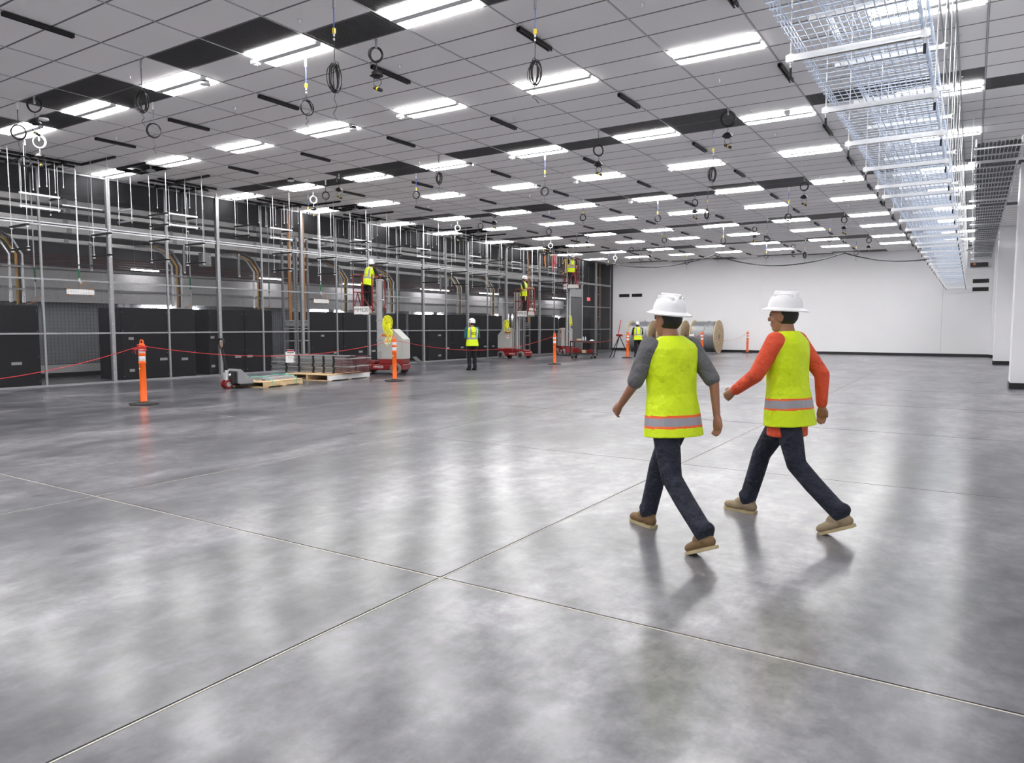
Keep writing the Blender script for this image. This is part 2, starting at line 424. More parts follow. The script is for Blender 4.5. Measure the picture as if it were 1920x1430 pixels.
for k in range(1, 24): gm.box(0.02 + k*(WX-0.04)/24 - .004, 0.02 + k*(WX-0.04)/24 + .004, 0.02, WY - 0.02, -0.004, 0.0)
gr_me = gm.mesh('return_air_grille', 'grille')
cells = [(i, j) for i in range(NI0, NI1 + 1) for j in range(NJ0, NJ1 + 1) if (i, j) not in lights and (i, j) not in opens]
def seen_key(q):
    x, y = cx(q[0]) + WX/2, cy(q[1]) + WY/2
    v = Vector((x, y, ZC - EYE)); dep = v.dot(fw)
    if dep < 0.5: return 1e9
    u, w = v.dot(rt)/dep*F_PX, v.dot(up)/dep*F_PX
    if abs(u) > 1060 or abs(w) > 800: return 1e8 + dep
    return dep
tiles = sorted([q for q in cells if q not in grille], key=seen_key)
grs = sorted(grille, key=seen_key)
for q in tiles[:300]: link('ceiling_tile', tile_me, cl, (cx(q[0]), cy(q[1]), ZC))
rest = MB()
for q in tiles[300:]:
    a, b = cx(q[0]), cy(q[1]); rest.box(a + .013, a + WX - .013, b + .013, b + WY - .013, ZC, ZC + 0.012)
for j in range(NJ0, NJ1 + 1):        # cut strips along both walls
    b = cy(j); rest.box(cx(NI1 + 1) + .013, WR, b + .013, b + WY - .013, ZC, ZC + 0.012)
    rest.box(FX - 0.02, cx(NI0) - .013, b + .013, b + WY - .013, ZC, ZC + 0.012)
rest.build('far_ceiling_tiles', 'tile', cl)['kind'] = 'stuff'
for q in grs: link('return_air_grille', gr_me, cl, (cx(q[0]), cy(q[1]), ZC))
for i in range(NI0, NI1 + 2):        # main tees: a light channel with a dark slot each side
    x = cx(i)
    m = MB().box(x - .013, x + .013, YB, YF, ZC - 0.002, ZC + 0.03)
    m.mat(1).box(x - .007, x + .007, YB, YF, ZC - 0.007, ZC - 0.002)
    m.build('main_tee', ['tee', 'tee_white'], cl)
ct = MB()
for j in range(NJ0, NJ1 + 2): ct.box(FX, WR, cy(j) - .012, cy(j) + .012, ZC - 0.0015, ZC + 0.03)
ct.build('cross_tees', 'tee', cl)['kind'] = 'stuff'
# side aisle ceiling (dark)
MB().box(-27.0, FX - 0.05, YB, YF, ZC - 0.0, ZC + 0.02).build('aisle_soffit', 'dark_wall', cl)

# ceiling lights
lt = thing('ceiling_light', 'x', 'light', (0, 0, 0), group='recessed ceiling lights in rows')
fm = MB()
e = 0.022
fm.box(.013, WX-.013, .013, .013+e, -.004, .03).box(.013, WX-.013, WY-.013-e, WY-.013, -.004, .03)
fm.box(.013, .013+e, .013+e, WY-.013-e, -.004, .03).box(WX-.013-e, WX-.013, .013+e, WY-.013-e, -.004, .03)
fm.mat(1).box(.013+e, WX-.013-e, WY/2-.05, WY/2+.05, -.034, .03)
fm.build('frame', ['lamp_white', 'white_plastic'], lt)
for a, b in ((.013+e, WY/2-.05), (WY/2+.05, WY-.013-e)):
    MB().box(.013+e+.004, WX-.013-e-.004, a+.004, b-.004, -.022, .02).build('lens', 'lens', lt)
vis = sorted(lights, key=lambda q: (q[1], q[0])); vrows = [j for j in rows if j >= -1]
brows = [j for j in rows if j < -1][::-1]
first = True
for (i, j) in vis:
    c = (i + 10) // 2
    if j >= -1: lab = 'white ceiling light, %s row in front of the camera, %s from the mesh partition' % (ORD[vrows.index(j)], ORD[c])
    else: lab = 'white ceiling light, %s row behind the camera position, %s from mesh partition' % (ORD[brows.index(j)], ORD[c])
    if first: lt.location = (cx(i), cy(j), ZC); lt['label'] = lab; first = False
    else: dup(lt, (cx(i), cy(j), ZC), label=lab)

# open ceiling cells beside the first column of lights: dark frame with junction box
for n, (i, j) in enumerate(sorted(opens, key=lambda q: q[1])):
    t = thing('open_ceiling_bay', '%s open black ceiling bay beside the lights along the mesh partition, with junction boxes' % ORD[n], 'ceiling bay', (cx(i), cy(j), ZC))
    f = MB()
    f.box(0, WX, 0, .03, -.05, .0).box(0, WX, WY-.03, WY, -.05, .0).box(0, .03, .03, WY-.03, -.05, .0).box(WX-.03, WX, .03, WY-.03, -.05, .0)
    f.build('frame', 'black_strut', t)
    MB().cbox(.3, .45, .2, .33, -.12, -.03, .01).build('junction_box', 'cable_black', t)
    MB().lathe([(.0, -.10), (.09, -.10), (.10, -.085), (.10, -.06), (.03, -.05), (.03, .05)], 14, Matrix.Translation((.75, .4, 0))).build('junction_box', 'galv_dull', t)

# black slot rails on the grid lines
rail_me = MB().box(-.030, -.022, 0, .8, -.05, 0).box(.022, .030, 0, .8, -.05, 0).box(-.022, .022, 0, .8, -.008, 0).box(-.022, -.010, 0, .8, -.05, -.044).box(.010, .022, 0, .8, -.05, -.044).mesh('strut_rail', 'black_strut')
starts = [r + 2.1 for r in rows if r >= -12]
for rj, s in enumerate(starts):
    if cy(s) > 38.5: continue
    for ci, i in enumerate(range(-9, 4, 2)):
        if i == -9: continue
        link('strut_rail', rail_me, None, (cx(i), cy(s), ZC - 0.008), label='short black ceiling rail, %s row from the near end, %s line from the partition' % (ORD[rj], ORD[ci - 1]), cat='strut rail', group='short black rails on the ceiling grid')

# sprinklers
sp = thing('sprinkler', 'x', 'sprinkler', (0, 0, ZC), group='pendent sprinklers on the ceiling tiles')
MB().lathe([(.035, -.001), (.035, -.004), (.012, -.006), (.009, -.03), (.006, -.03), (.006, -.05)], 12).build('body', 'galv_bright', sp, True)
MB().lathe([(.003, -.05), (.022, -.052), (.022, -.055), (.003, -.057)], 12).build('deflector', 'galv_bright', sp, True)
first = True; rj = 0
for k in range(0, 5):
    for j in (-0.5, 2.5, 7.5):
        jj = j + 11 * k
        if cy(jj) > 39.5: continue
        for ci, i in enumerate((-9.75, -6.75, -3.75, -0.75, 2.25, 4.75)):
            lab = 'small silver sprinkler head, %s row from the near end, %s from the mesh partition' % (ORD[rj], ORD[ci])
            if first: sp.location = (cx(i), cy(jj), ZC); sp['label'] = lab; first = False
            else: dup(sp, (cx(i), cy(jj), ZC), label=lab)
        rj += 1

# sensors at the ends of lights
sn = thing('motion_sensor', 'x', 'sensor', (0, 0, ZC), group='white box sensors at the ends of lights')
MB().cbox(-.055, .055, -.055, .055, -.07, -.008, .012).build('housing', 'white_plastic', sn)
MB().lathe([(.035, -.07), (.033, -.082), (.02, -.09), (.001, -.092)], 14).build('dome', 'white_plastic', sn, True)
first = True
for n, (i, j) in enumerate([(-2.02, .45), (-2.04, 5.49), (-2.04, 11.5), (-2.1, 16.7), (-2.1, 22.5), (-2.0, 27.5), (-2.0, 33.5), (0.0, 16.5), (0, 22.5), (0, 27.5), (2.68, 11.1), (2.65, 22.2), (2.65, 33.4)]):
    lab = ('white box sensor at the end of the %s light down the middle aisle' % ORD[n] if n < 7 else
           'white box sensor on a light of the middle-right column, %s of three' % ORD[n-7] if n < 10 else
           'white sensor over a light beside the cable tray, %s of three' % ORD[n-10])
    if first: sn.location = (cx(i), cy(j), ZC); sn['label'] = lab; first = False
    else: dup(sn, (cx(i), cy(j), ZC), label=lab)
sd = thing('smoke_detector', 'x', 'smoke detector', (0, 0, ZC), group='round smoke detectors at the ends of lights')
MB().cbox(-.05, .05, -.05, .05, -.05, -.008, .008).build('mounting_box', 'cable_black', sd)
MB().lathe([(.05, -.05), (.075, -.055), (.08, -.07), (.075, -.085), (.04, -.098), (.001, -.1)], 18).build('detector_head', 'white_plastic', sd, True)
first = True
for n, (i, j) in enumerate([(-3.08, .62), (-3.05, 5.65), (-3.0, 11.6), (-3.0, 16.7), (-3.0, 22.6), (-3.0, 27.6), (-6.4, 0.0), (-6.9, 9.9), (-3.0, 33.6)]):
    lab = 'round white smoke detector on black box, %s along the ceiling from the camera' % ORD[n] if n < 6 else ('round white smoke detector by the dark grille tiles, far left' if n == 6 else 'round white detector near the second dark grille band, left of centre' if n == 7 else 'farthest round white smoke detector on the ceiling')
    if first: sd.location = (cx(i), cy(j), ZC); sd['label'] = lab; first = False
    else: dup(sd, (cx(i), cy(j), ZC), label=lab)
# ---------------------------------------------------------------- coiled cables hanging from the ceiling
def loops(m, c, R, r, n, jit, squash=1.0, axis=(0.5, 1, 0)):
    for q in range(n):
        dx = random.uniform(-jit, jit); dz = random.uniform(-jit, jit); a = Vector(axis) + Vector((random.uniform(-.25, .25), random.uniform(-.25, .25), random.uniform(-.12, .12)))
        u = random.uniform(.45, 1.25) if squash < .9 else random.uniform(.92, 1.05); m.torus((c[0] + dx, c[1] + dx*.5, c[2] + dz - (R*.15*u if squash < .9 else 0)), R * random.uniform(.85 if squash < .9 else .93, 1.05), r, a, 18, 5, sx=squash * u)
def coil(i, j, zr, R, kind, label, white=False):
    """i, j grid place of the ceiling stub; zr height of the coil centre"""
    x, y = cx(i), cy(j); h = ZC
    aa = math.atan2(y, x) + random.uniform(-.5, .5); VIEW_AX = (math.cos(aa), math.sin(aa), 0)
    t = thing('hanging_cable_coil', label, 'cable coil', (x, y, h), group='coiled cables hanging from the ceiling')
    cm = 'white_plastic' if white else 'cable_black'
    st = MB().cyl((0, 0, -.002), (0, 0, -.02), .02, n=8); st.cyl((0, 0, -.02), (0, 0, -.12), .016, n=8)
    st.build('ceiling_stub', 'white_plastic' if kind == 'drop' else 'galv_dull', t, True)
    zc = zr - h; top = zc + R * (1.25 if kind == 'bundle' else 1.0)
    if kind in ('drop', 'bundle') and top < -.42:
        MB().tube([(0, 0, -.12), (.004, 0, -.2), (0, 0, -.34)], .007, 5).build('blue_lead', 'blue_lead', t, True)
        MB().cbox(-.016, .016, -.016, .016, -.40, -.34, .003).build('yellow_connector', 'yellow_plastic', t)
        MB().cyl((0, 0, -.40), (0, 0, -.43), .011, n=6).cyl((0, 0, -.45), (0, 0, -.475), .011, n=6).build('white_plug', 'white_plastic', t)
        MB().tube([(0, 0, -.40), (.003, 0, (top-.4)/2), (0, 0, top)], .0045, 5).build('cord', cm, t, True)
    else:
        MB().tube([(0, 0, -.12), (.003, 0, (top - .12)/2), (0, 0, top + .01)], .006, 5).build('cord', cm, t, True)
    m = MB()
    if kind == 'bundle': loops(m, (0, 0, zc), R * 1.25, .0055, 9, .02, .5, VIEW_AX)
    else: loops(m, (0, 0, zc), R, .0065, 6, .007, .92, VIEW_AX)
    m.build('coil', cm, t, True)
    if kind == 'camera':
        z = zc - R
        MB().tube([(0, 0, z), (.01, 0, z - .05), (0, 0, z - .1)], .005, 5).build('cord', cm, t, True)
        d = MB().lathe([(.02, z-.10), (.05, z-.115), (.085, z-.15), (.09, z-.17), (.05, z-.19), (.04, z-.2), (.001, z-.2)], 12)
        d.torus((0.01, 0, z - .25), .055, .005, VIEW_AX, 12, 5)
        d.build('dome_device', 'cable_black', t, True)
        d = MB().cyl((-.02, 0, z-.32), (.07, .02, z-.36), .024, n=8); d.cyl((-.05, 0, z-.31), (-.02, 0, z-.32), .018, n=8); d.build('plug', 'cable_black', t, True)
        MB().cyl((.0, .005, z-.327), (.02, .01, z-.337), .026, n=8).build('yellow_ring', 'yellow_plastic', t)
    else:
        b = zc - R * (1.2 if kind == 'bundle' else 1.0)
        ln = random.uniform(.14, .32)
        MB().tube([(0.01, 0, b + .01), (-.012, 0, b - ln*.3), (.02, .01, b - ln*.55), (-.03, 0, b - ln*.8), (.02, 0, b - ln), (.05, 0, b - ln - .04)], .004, 5).build('tail', cm, t, True)
    return t
coil(-6.05, -1, 4.63, .12, 'drop', 'black cable ring low over the first ceiling lights at the far left edge')
coil(-5.58, -1, 4.97, .11, 'camera', 'black cable ring with dangling device under the near dark grille, far left')
coil(-8.1, 1, 4.68, .10, 'drop', 'blue-topped cable ring beside the white coil at the far left')
coil(-7.63, 1, 4.99, .12, 'camera', 'white cable coil with dangling device at the far left, nearest of the white ones', True)
coil(-3.1, -1, 4.56, .115, 'bundle', 'black cable bundle hanging below the near dark grille tiles, left')
coil(-4.5, 1, 4.66, .115, 'drop', 'black cable ring left of the near row, beside the black rails')
coil(-1.5, 1, 4.45, .10, 'drop', 'blue-topped black cable ring under the second near light')
coil(-.1, -.85, 4.25, .13, 'bundle', 'long black cable bundle hanging near the top centre-left of the photo')
coil(-.45, 1.05, 4.92, .095, 'camera', 'black cable ring with dome device beside the nearest big light')
coil(1.46, 1.2, 4.31, .11, 'bundle', 'black cable bundle before a light, near the top centre of the photo')
coil(.02, 10, 4.72, .10, 'camera', 'tangled cable ring and device below the second dark grille band, centre')
coil(-1.5, 12, 4.33, .09, 'drop', 'cable ring below the third light row, centre, with long tail')
coil(-3.1, 10, 4.64, .09, 'bundle', 'small black cable bundle under the second grille band, centre-left')
coil(-4.45, 12, 4.6, .09, 'drop', 'black cable ring with tail left of centre behind the second grille band')
coil(-6.47, 11, 4.73, .095, 'drop', 'black cable ring above the partition, beside the second grille band')
coil(-7.6, 12.4, 4.88, .10, 'camera', 'white cable coil over the partition, second from the near end', True)
coil(-8.05, 12.9, 4.6, .04, 'drop', 'thin blue-topped cable drop over the partition, second from the near end')
coil(-5.78, 10.4, 4.97, .08, 'camera', 'black device on a cord below the second grille band, left')
coil(2.0, 10, 4.94, .125, 'camera', 'large black cable ring with device under the dark grille, upper right')
coil(1.5, 12, 4.30, .11, 'bundle', 'long black cable bundle with tail left of the cable tray, upper right')
for k, nm in ((2, 'third'), (3, 'fourth'), (4, 'farthest')):
    b = 11 * k
    coil(2.0, b - 1, 4.87, .10, 'camera', 'black device and coil beside the cable tray, %s one from the camera' % nm)
    coil(1.5, b + 1, 4.32 + .1*(k-2), .09, 'drop', 'cable ring in the second column from the tray, %s one' % nm)
    coil(0.02, b - 1, 4.42, .10, 'drop' if k % 2 else 'bundle', 'cable ring in the third column from the tray, %s one' % nm)
    coil(-.54, b + .7, 4.9, .09, 'camera', 'cable ring with small device right of centre, %s one' % nm)
    coil(-1.5, b + 1, 4.58, .095, 'drop', 'cable ring in the middle column of drops, %s one' % nm)
    coil(-3.0, b - 1, 4.6, .09, 'drop', 'cable ring in the column left of the middle, %s one' % nm)
    coil(-4.5, b + 1, 4.45, .095, 'drop', 'cable ring in the third column from the partition, %s one' % nm)
    coil(-6.0, b - 1, 4.62, .09, 'drop', 'cable ring in the second column from the partition, %s one' % nm)
    coil(-5.7, b - .6, 4.97, .07, 'camera', 'black hanging device in the second column from the partition, %s one' % nm)
    coil(-7.6, b + 1.3, 4.86, .10, 'camera', 'white cable coil over the partition, %s from the near end' % nm, True)
    coil(-8.05, b + 1.9, 4.6, .09, 'drop', 'blue-topped cable ring beside the partition, %s from the near end' % nm)

# black festoon cable swagged across the far end
def sag(a, b, d, n=14):
    a, b = Vector(a), Vector(b); out = []
    for k in range(n + 1):
        t = k / n; p = a.lerp(b, t); p.z -= d * 4 * t * (1 - t); out.append(p)
    return out
fy = 33.0
hooks = [(-17.2, 31.9, 5.0), (-15.6, fy, 4.62), (-10.05, fy, 4.67), (-4.62, fy, 4.47), (-0.05, fy, 4.42)]
for n, (a, b, d) in enumerate(zip(hooks, hooks[1:], (.12, .40, .50, .42))):
    MB().tube(sag(a, b, d), .022, 7).build('festoon_cable', 'cable_black', None, True, label='thick black cable swagged across the far end of the ceiling, %s span from the partition' % ORD[n], cat='cable', group='black swagged cable spans')
for n, (x, y, z) in enumerate(hooks):
    t = thing('cable_hanger', 'thin rod holding the swagged black cable, %s from the partition' % ORD[n], 'hanger', (x, y, ZC), group='rods holding the swagged cable')
    MB().cyl((0, 0, 0), (0, 0, z - ZC + .02), .006, n=6).build('rod', 'white_plastic', t)
    MB().torus((0, 0, z - ZC), .045, .008, (1, 0, 0), 12, 5).build('ring', 'cable_black', t, True)

# ---------------------------------------------------------------- wire basket trays by the right wall
def basket(name, label, xl, xr, z, y0, y1, hgt, sec=3.0):
    t = thing(name, label, 'cable tray', ((xl+xr)/2, y0, z))
    w = (xr - xl) / 2; n = int(round((y1 - y0) / sec)); nl = int(round((xr - xl) / .05))
    m = MB(); r = .0036
    for k in range(nl + 1):
        x = -w + 2*w*k/nl; m.tube([(x, 0, 0), (x, sec, 0)], r, 4, False)
    for q in (1, 2, 3):
        for s_ in (-1, 1): m.tube([(s_*w, 0, hgt*q/3), (s_*w, sec, hgt*q/3)], r, 4, False)
    k = 0.05
    while k < sec:
        m.tube([(-w - .012, k, hgt), (-w - .006, k, -.006), (w + .006, k, -.006), (w + .012, k, hgt)], r, 4, False); k += .1
    me = m.mesh('basket_section', 'basket')
    for q in range(n): link('basket_section', me, t, (0, q * sec, 0))
    return t
basket('wire_basket_tray', 'lower blue-grey wire basket cable tray running along the right side of the ceiling', -1.06, -0.34, 3.26, -5.8, 39.9, .10)
basket('wire_basket_tray', 'upper blue-grey wire basket cable tray hung above the other one', -1.16, -0.42, 4.04, -5.8, 39.9, .10)
# threaded-rod trapezes that carry both trays
tz = thing('trapeze_hanger', 'x', 'hanger', (-.72, 0, 0), group='trapeze hangers under the basket trays')
def strut_x(x0, x1, z, t, mat='galv_bright', nm='strut'):
    m = MB(); m.box(x0, x1, -.0205, -.0185, z - .041, z).box(x0, x1, .0185, .0205, z - .041, z).box(x0, x1, -.0185, .0185, z - .003, z)
    m.box(x0, x1, -.0185, -.010, z - .041, z - .038).box(x0, x1, .010, .0185, z - .041, z - .038)
    m.box(x0, x0 + .003, -.0185, .0185, z - .038, z - .003)
    return m.build(nm, mat, t)
NP = MB().box(-.022, .022, -.022, .022, 0, .005).cyl((0, 0, .005), (0, 0, .016), .011, n=6).mesh('nut_and_plate', 'galv_bright')
NPB = MB().box(-.022, .022, -.022, .022, -.005, 0).cyl((0, 0, -.016), (0, 0, -.005), .011, n=6).mesh('nut_and_plate', 'galv_bright')
strut_x(-.42, .43, 3.25, tz); strut_x(-.54, .40, 4.03, tz)
for x, z in ((-.39, 3.12), (.40, 3.12)):
    MB().cyl((x, 0, z), (x, 0, ZC), .0055, n=6).build('rod', 'galv', tz)
    for zz in (3.25, 4.03): link('nut_and_plate', NP, tz, (x, 0, zz)); link('nut_and_plate', NPB, tz, (x, 0, zz - .041))
    MB().cyl((x, 0, 3.11), (x, 0, 3.17), .009, n=6).build('rod_cap', 'rubber', tz)
ys = [-5.2, -3.8, -2.45, -1.1, .25, 1.6, 2.6, 3.9, 5.25, 6.64, 7.96, 9.34, 10.6, 11.42, 12.76, 14.15, 15.5, 16.85, 18.2, 19.0, 20.35, 21.7, 23.05, 24.4, 25.6, 26.9, 27.8, 29.1, 30.4, 31.7, 32.9, 34.1, 35.2, 36.2, 37.3, 38.4, 39.7]
vis_y = [y for y in ys if y > 5]
for n, y in enumerate(ys):
    lab = 'steel trapeze hanger under the wire trays, %s %s the camera' % (ORD[vis_y.index(y)] if y > 5 else ORD[n], 'from' if y > 5 else 'of those above and behind')
    if n == 0: tz.location = (-.72, y, 0); tz['label'] = lab
    else: dup(tz, (-.72, y, 0), label=lab)
# bright conduit lines on the ceiling right of the trays
t = thing('ceiling_conduits', 'row of thin silver conduits along the ceiling between the trays and the columns', 'conduit', (-.3, YB, ZC))
for k, dx in enumerate((-.16, -.08, .0)):
    MB().cyl((dx, 0.3, -.05), (dx, YF - YB - .3, -.05), .013, n=6).build('conduit', 'galv_dull', t, True)
# dark ladder tray with black cables
t = thing('ladder_tray', 'black cable-filled ladder tray with steel rungs near the right columns', 'cable tray', (.24, 14.0, 4.32))
for s_ in (-.31, .31): MB().box(s_-.012, s_+.012, 0, 22.5, -.02, .10).build('side_rail', 'galv', t)
rung = MB().box(-.33, .33, -.012, .012, -.035, -.012).mesh('rung', 'galv_bright')
for k in range(40): link('rung', rung, t, (0, .15 + k*.57, 0))
for k in range(11): MB().cyl((-.27 + k*.054, 0.05, .02 + .008*(k % 2)), (-.27 + k*.054, 22.4, .02 + .008*(k % 2)), .025, n=6).build('cable', 'cable_black', t, True)
for n, y in enumerate((15, 19.5, 24, 28.5, 33, 36.2)):
    t = thing('tray_hanger', 'steel hanger holding the black ladder tray, %s from the near end' % ORD[n], 'hanger', (.24, y, 4.26), group='hangers of the black ladder tray')
    for s_ in (-.37, .37): MB().cyl((s_, 0, -.05), (s_, 0, ZC - 4.26), .006, n=6).build('rod', 'galv', t)
    strut_x(-.42, .42, .0, t)
t = thing('wall_device', 'black wall-mounted box with orange stripe on the far wall below the ladder tray', 'box', (.0, YF, 4.3))
MB().cbox(-.2, .5, -.35, 0, -.12, .06, .01).build('box', 'cable_black', t)
MB().box(-.08, .02, -.352, -.35, -.06, .03).build('orange_label', 'sticker_orange', t)
MB().cbox(-.3, .6, -.05, 0, -.155, -.125, .004).build('shelf', 'galv', t)
# ---------------------------------------------------------------- mesh partition (left side of the hall)
PY = [2.35, 3.9, 5.4, 6.95, 8.43, 10.03, 11.56, 13.13, 14.65, 16.2, 17.72, 19.26, 20.8, 22.34, 23.82, 25.33, 26.85, 28.39, 29.93, 31.46, 33.0, 34.6, 36.2, 37.9, 39.9]
mp = thing('mesh_partition', 'tall grey steel partition of woven mesh panels between the hall and the side aisle', 'partition', (FX, 0, 0))
RZ = [0.02, 1.255, 2.53, 3.82, 5.09]
for n, y in enumerate(PY):
    thick = n % 2 == 1
    w, d = (.045, .05) if thick else (.022, .025)
    m = MB(); m.box(-d, d, y-w, y+w, 0, ZC - .004)
    if thick:                                     # bolted double channel
        m.box(-d - .002, -d, y-w*.3, y+w*.3, 0, ZC-.01)
        for k in range(16): m.mat(1).cyl((d, y-.02, .25+k*.31), (d + .006, y-.02, .25+k*.31), .009, n=6)
        m.mat(0).box(-d - .02, d + .02, y - .08, y + .08, 0, .008)
    m.build('post', ['post', 'galv_bright'], mp)
for q, z in enumerate(RZ):
    for a, b, n in zip(PY, PY[1:], range(99)):
        pa, pb = a + (.045 if n % 2 else .022), b - (.022 if n % 2 else .045)
        if n == 21 and q in (1, 2): continue
        if q == 3:
            MB().box(-.02, .02, pa, pb, z+.012, z+.045).box(-.02, .02, pa, pb, z-.045, z-.012).build('rail', 'galv', mp)
        else: MB().box(-.018, .018, pa, pb, z-.02, z+.02).build('rail', 'post', mp)
for q in range(4):
    for a, b, n in zip(PY, PY[1:], range(99)):
        if n == 21 and q < 3: continue
        x = -.012; za, zb = RZ[q] + .02, RZ[q+1] - .02
        MB()._add([(x, a+.02, za), (x, b-.02, za), (x, b-.02, zb), (x, a+.02, zb)], [(0,1,2,3)]).build('mesh_panel', 'mesh', mp)
# aisle door in the partition
t = thing('partition_door', 'pale framed doorway with a light header panel near the far end of the mesh partition', 'door', (FX, 34.6, 0))
for y in (.09, 1.51): MB().box(-.05, .05, y-.04, y+.04, 0.009, 3.75).build('jamb', 'galv', t)
MB().cbox(-.04, .04, .13, 1.47, 3.02, 3.45, .01).build('header_panel', 'post', t)
MB().cbox(-.02, .02, .14, 1.46, .02, 3.0, .006).build('door_leaf', 'dark_wall', t)

# ---------------------------------------------------------------- strut frames, rods and trapezes along the partition
def rod(m, x, y, z0, z1=ZC): m.cyl((x, y, z0), (x, y, z1), .0075, n=6)
P2 = []
for k in range(5):
    for y in (7.17, 8.82, 10.18, 11.12): P2.append(y + 6.65 * k)
P2 = [y for y in P2 if y < 33.0 and abs(y - 31.07) > .1 and abs(y - 27.12) > .1]
for n, y in enumerate(P2):
    t = thing('rod_trapeze', 'rod pair with black crossbars before the mesh partition, %s from the near end' % ORD[n], 'trapeze', (-16.47, y, 0), group='rod trapezes in front of the partition')
    for s_ in (-.34, .34): MB().cyl((s_, 0, 2.95), (s_, 0, ZC), .0075, n=6).build('rod', 'galv', t)
    zz = (4.08, 3.82, 3.47, 3.0) if n % 4 in (2,) else (3.47, 3.0)
    for z in zz:
        s_ = MB().box(-.39, .39, -.0205, .0205, z - .02, z + .02)
        s_.build('strut', 'black_strut', t)
        b = MB()
        for u in (-.34, .34): b.cbox(u-.02, u+.02, -.024, .024, z + .02, z + .035, .004).cbox(u-.02, u+.02, -.024, .024, z-.05, z-.02, .004)
        b.build('bracket', 'galv_bright', t)
for n, y in enumerate([y for q, y in enumerate(P2) if q % 4 in (1, 3)]):
    t = MB(); t.box(-.66, .66, -.0205, .0205, -.05, -.008).box(-.66, .66, -.035, -.0205, -.018, -.008).box(-.66, .66, .0205, .035, -.018, -.008)
    t.build('ceiling_strut', 'black_strut', None, loc=(-16.53, y + .04, ZC), label='long black strut across the ceiling above the rods near the partition, %s' % ORD[n], cat='strut rail', group='cross struts near the partition')
MY = [7.72, 11.18, 14.38, 17.82, 21.05, 24.41, 27.64, 31.0]
for n, y in enumerate(MY):
    t = thing('ceiling_hanger', 'black ceiling struts with silver two-level trapeze by the partition, %s from the near end' % ORD[n], 'hanger', (-17.7, y, 0), group='strut frames above the partition')
    for x in (-.42, .10, .46): MB().box(x - .0205, x + .0205, -.5, 1.15, ZC - .055, ZC - .009).build('long_strut', 'black_strut', t)
    for yy in (.0, .72): MB().box(-.5, .62, yy - .0205, yy + .0205, ZC - .10, ZC - .056).build('cross_strut', 'black_strut', t)
    for z in (4.33, 4.045):
        MB().box(.08, .12, -.03, .80, z - .02, z + .02).build('silver_bar', 'galv_bright', t)
        MB().box(-.42, .12, .82, .86, z - .02, z + .02).build('dark_bar', 'black_strut', t)
    for (x, yy, z0) in ((.10, .0, 4.0), (.10, .77, 4.0), (-.42, .0, 4.5), (-.42, .25, 4.42), (-.1, .35, 4.45), (.30, .45, 4.5), (.35, .6, 4.38), (-.42, .84, 3.98), (.46, .72, 4.5), (.40, .25, 4.45)):
        MB().cyl((x, yy, z0), (x, yy, ZC - .05), .0075, n=6).build('rod', 'galv', t)
        MB().cyl((x, yy, z0), (x, yy, z0 + .035), .013, n=6).build('nut', 'galv_bright', t)
QY = [7.0, 10.27, 13.7, 16.9, 20.3, 23.6, 27.0, 30.2]
for n, y in enumerate(QY):
    t = thing('light_side_trapeze', 'two-rod trapeze with grey cross bars close to the partition posts, %s from the near end' % ORD[n], 'trapeze', (-18.05, y, 0), group='small trapezes by the partition posts')
    for s_ in (-.27, .30): MB().cyl((s_, 0, 3.98), (s_, 0, ZC), .0075, n=6).build('rod', 'galv_bright', t)
    for z in (4.33, 4.045):
        MB().box(-.31, .34, -.0205, .0205, z - .02, z + .02).build('cross_bar', 'galv_dull' if n % 2 else 'black_strut', t)
# ground bars hung on white poles in front of the mesh
for n, y in enumerate((9.05, 16.6, 30.0)):
    t = thing('ground_bar', 'pale perforated bar on a white drop pole, %s from the near end' % ORD[n], 'ground bar', (-17.95, y, 0), group='bars on white poles')
    MB().cyl((0, 0, 2.78), (0, 0, ZC), .017, n=10).build('pole', 'galv_bright', t, True)
    MB().cyl((0, 0, 2.56), (0, 0, 2.78), .022, n=10).build('green_band', 'green', t, True)
    MB().tube([(0, 0, 2.56), (0, .0, 2.5), (0, .04, 2.45)], .02, 8).build('elbow', 'white_plastic', t, True)
    c = MB().tube([(0, .03, 2.46), (0, .03, 2.3)], .007, 6); c.tube([(0, .04, 2.46), (0, .2, 2.45), (0, .27, 2.4), (0, .28, 2.3)], .007, 6); c.build('copper_lead', 'copper', t, True)
    b = MB().cbox(-.01, .01, -.30, .33, 2.18, 2.30, .002)
    b.build('bar', 'paper', t)
    h = MB()
    for k in range(16):
        for z in (2.205, 2.24, 2.275): h.cyl((.010, -.27 + k*.038, z), (.0125, -.27 + k*.038, z), .007, n=6)
    h.build('holes', 'ink', t)['kind'] = 'stuff'
    k = MB()
    for yy in (-.25, .24): k.cyl((-.04, yy, 2.16), (.03, yy, 2.16), .018, n=8).cyl((-.04, yy, 2.32), (.03, yy, 2.32), .018, n=8)
    k.build('insulator', 'copper', t)
    MB().box(-.02, .02, -.28, .36, 2.86, 2.89).build('support_strut', 'black_strut', t)
    MB().box(-.02, .02, -.32, .60, 4.22, 4.25).build('side_strut', 'galv', t)
# red straps hung near the far lifts
for n, (x, y, w, z0, mat_, lab) in enumerate(((-17.4, 30.3, .05, 4.25, 'sticker_orange', 'thin orange strap hanging near the far lifts'), (-16.75, 30.0, .2, 4.02, 'strap_red', 'thick bundle of red straps hanging near the far lifts'))):
    m = MB()
    for k in range(4 if n else 1):
        d = -w/2 + w*k/3 if n else 0
        m.tube([(d, 0, ZC - .35), (d - .03, .01, (ZC+z0)/2), (d + .02, 0, z0 + .1*k)], .022, 5)
    m.cyl((0, 0, ZC - .36), (0, 0, ZC - .001), .006, n=5)
    m.build('hanging_strap', mat_, None, True, loc=(x, y, 0), label=lab, cat='strap')

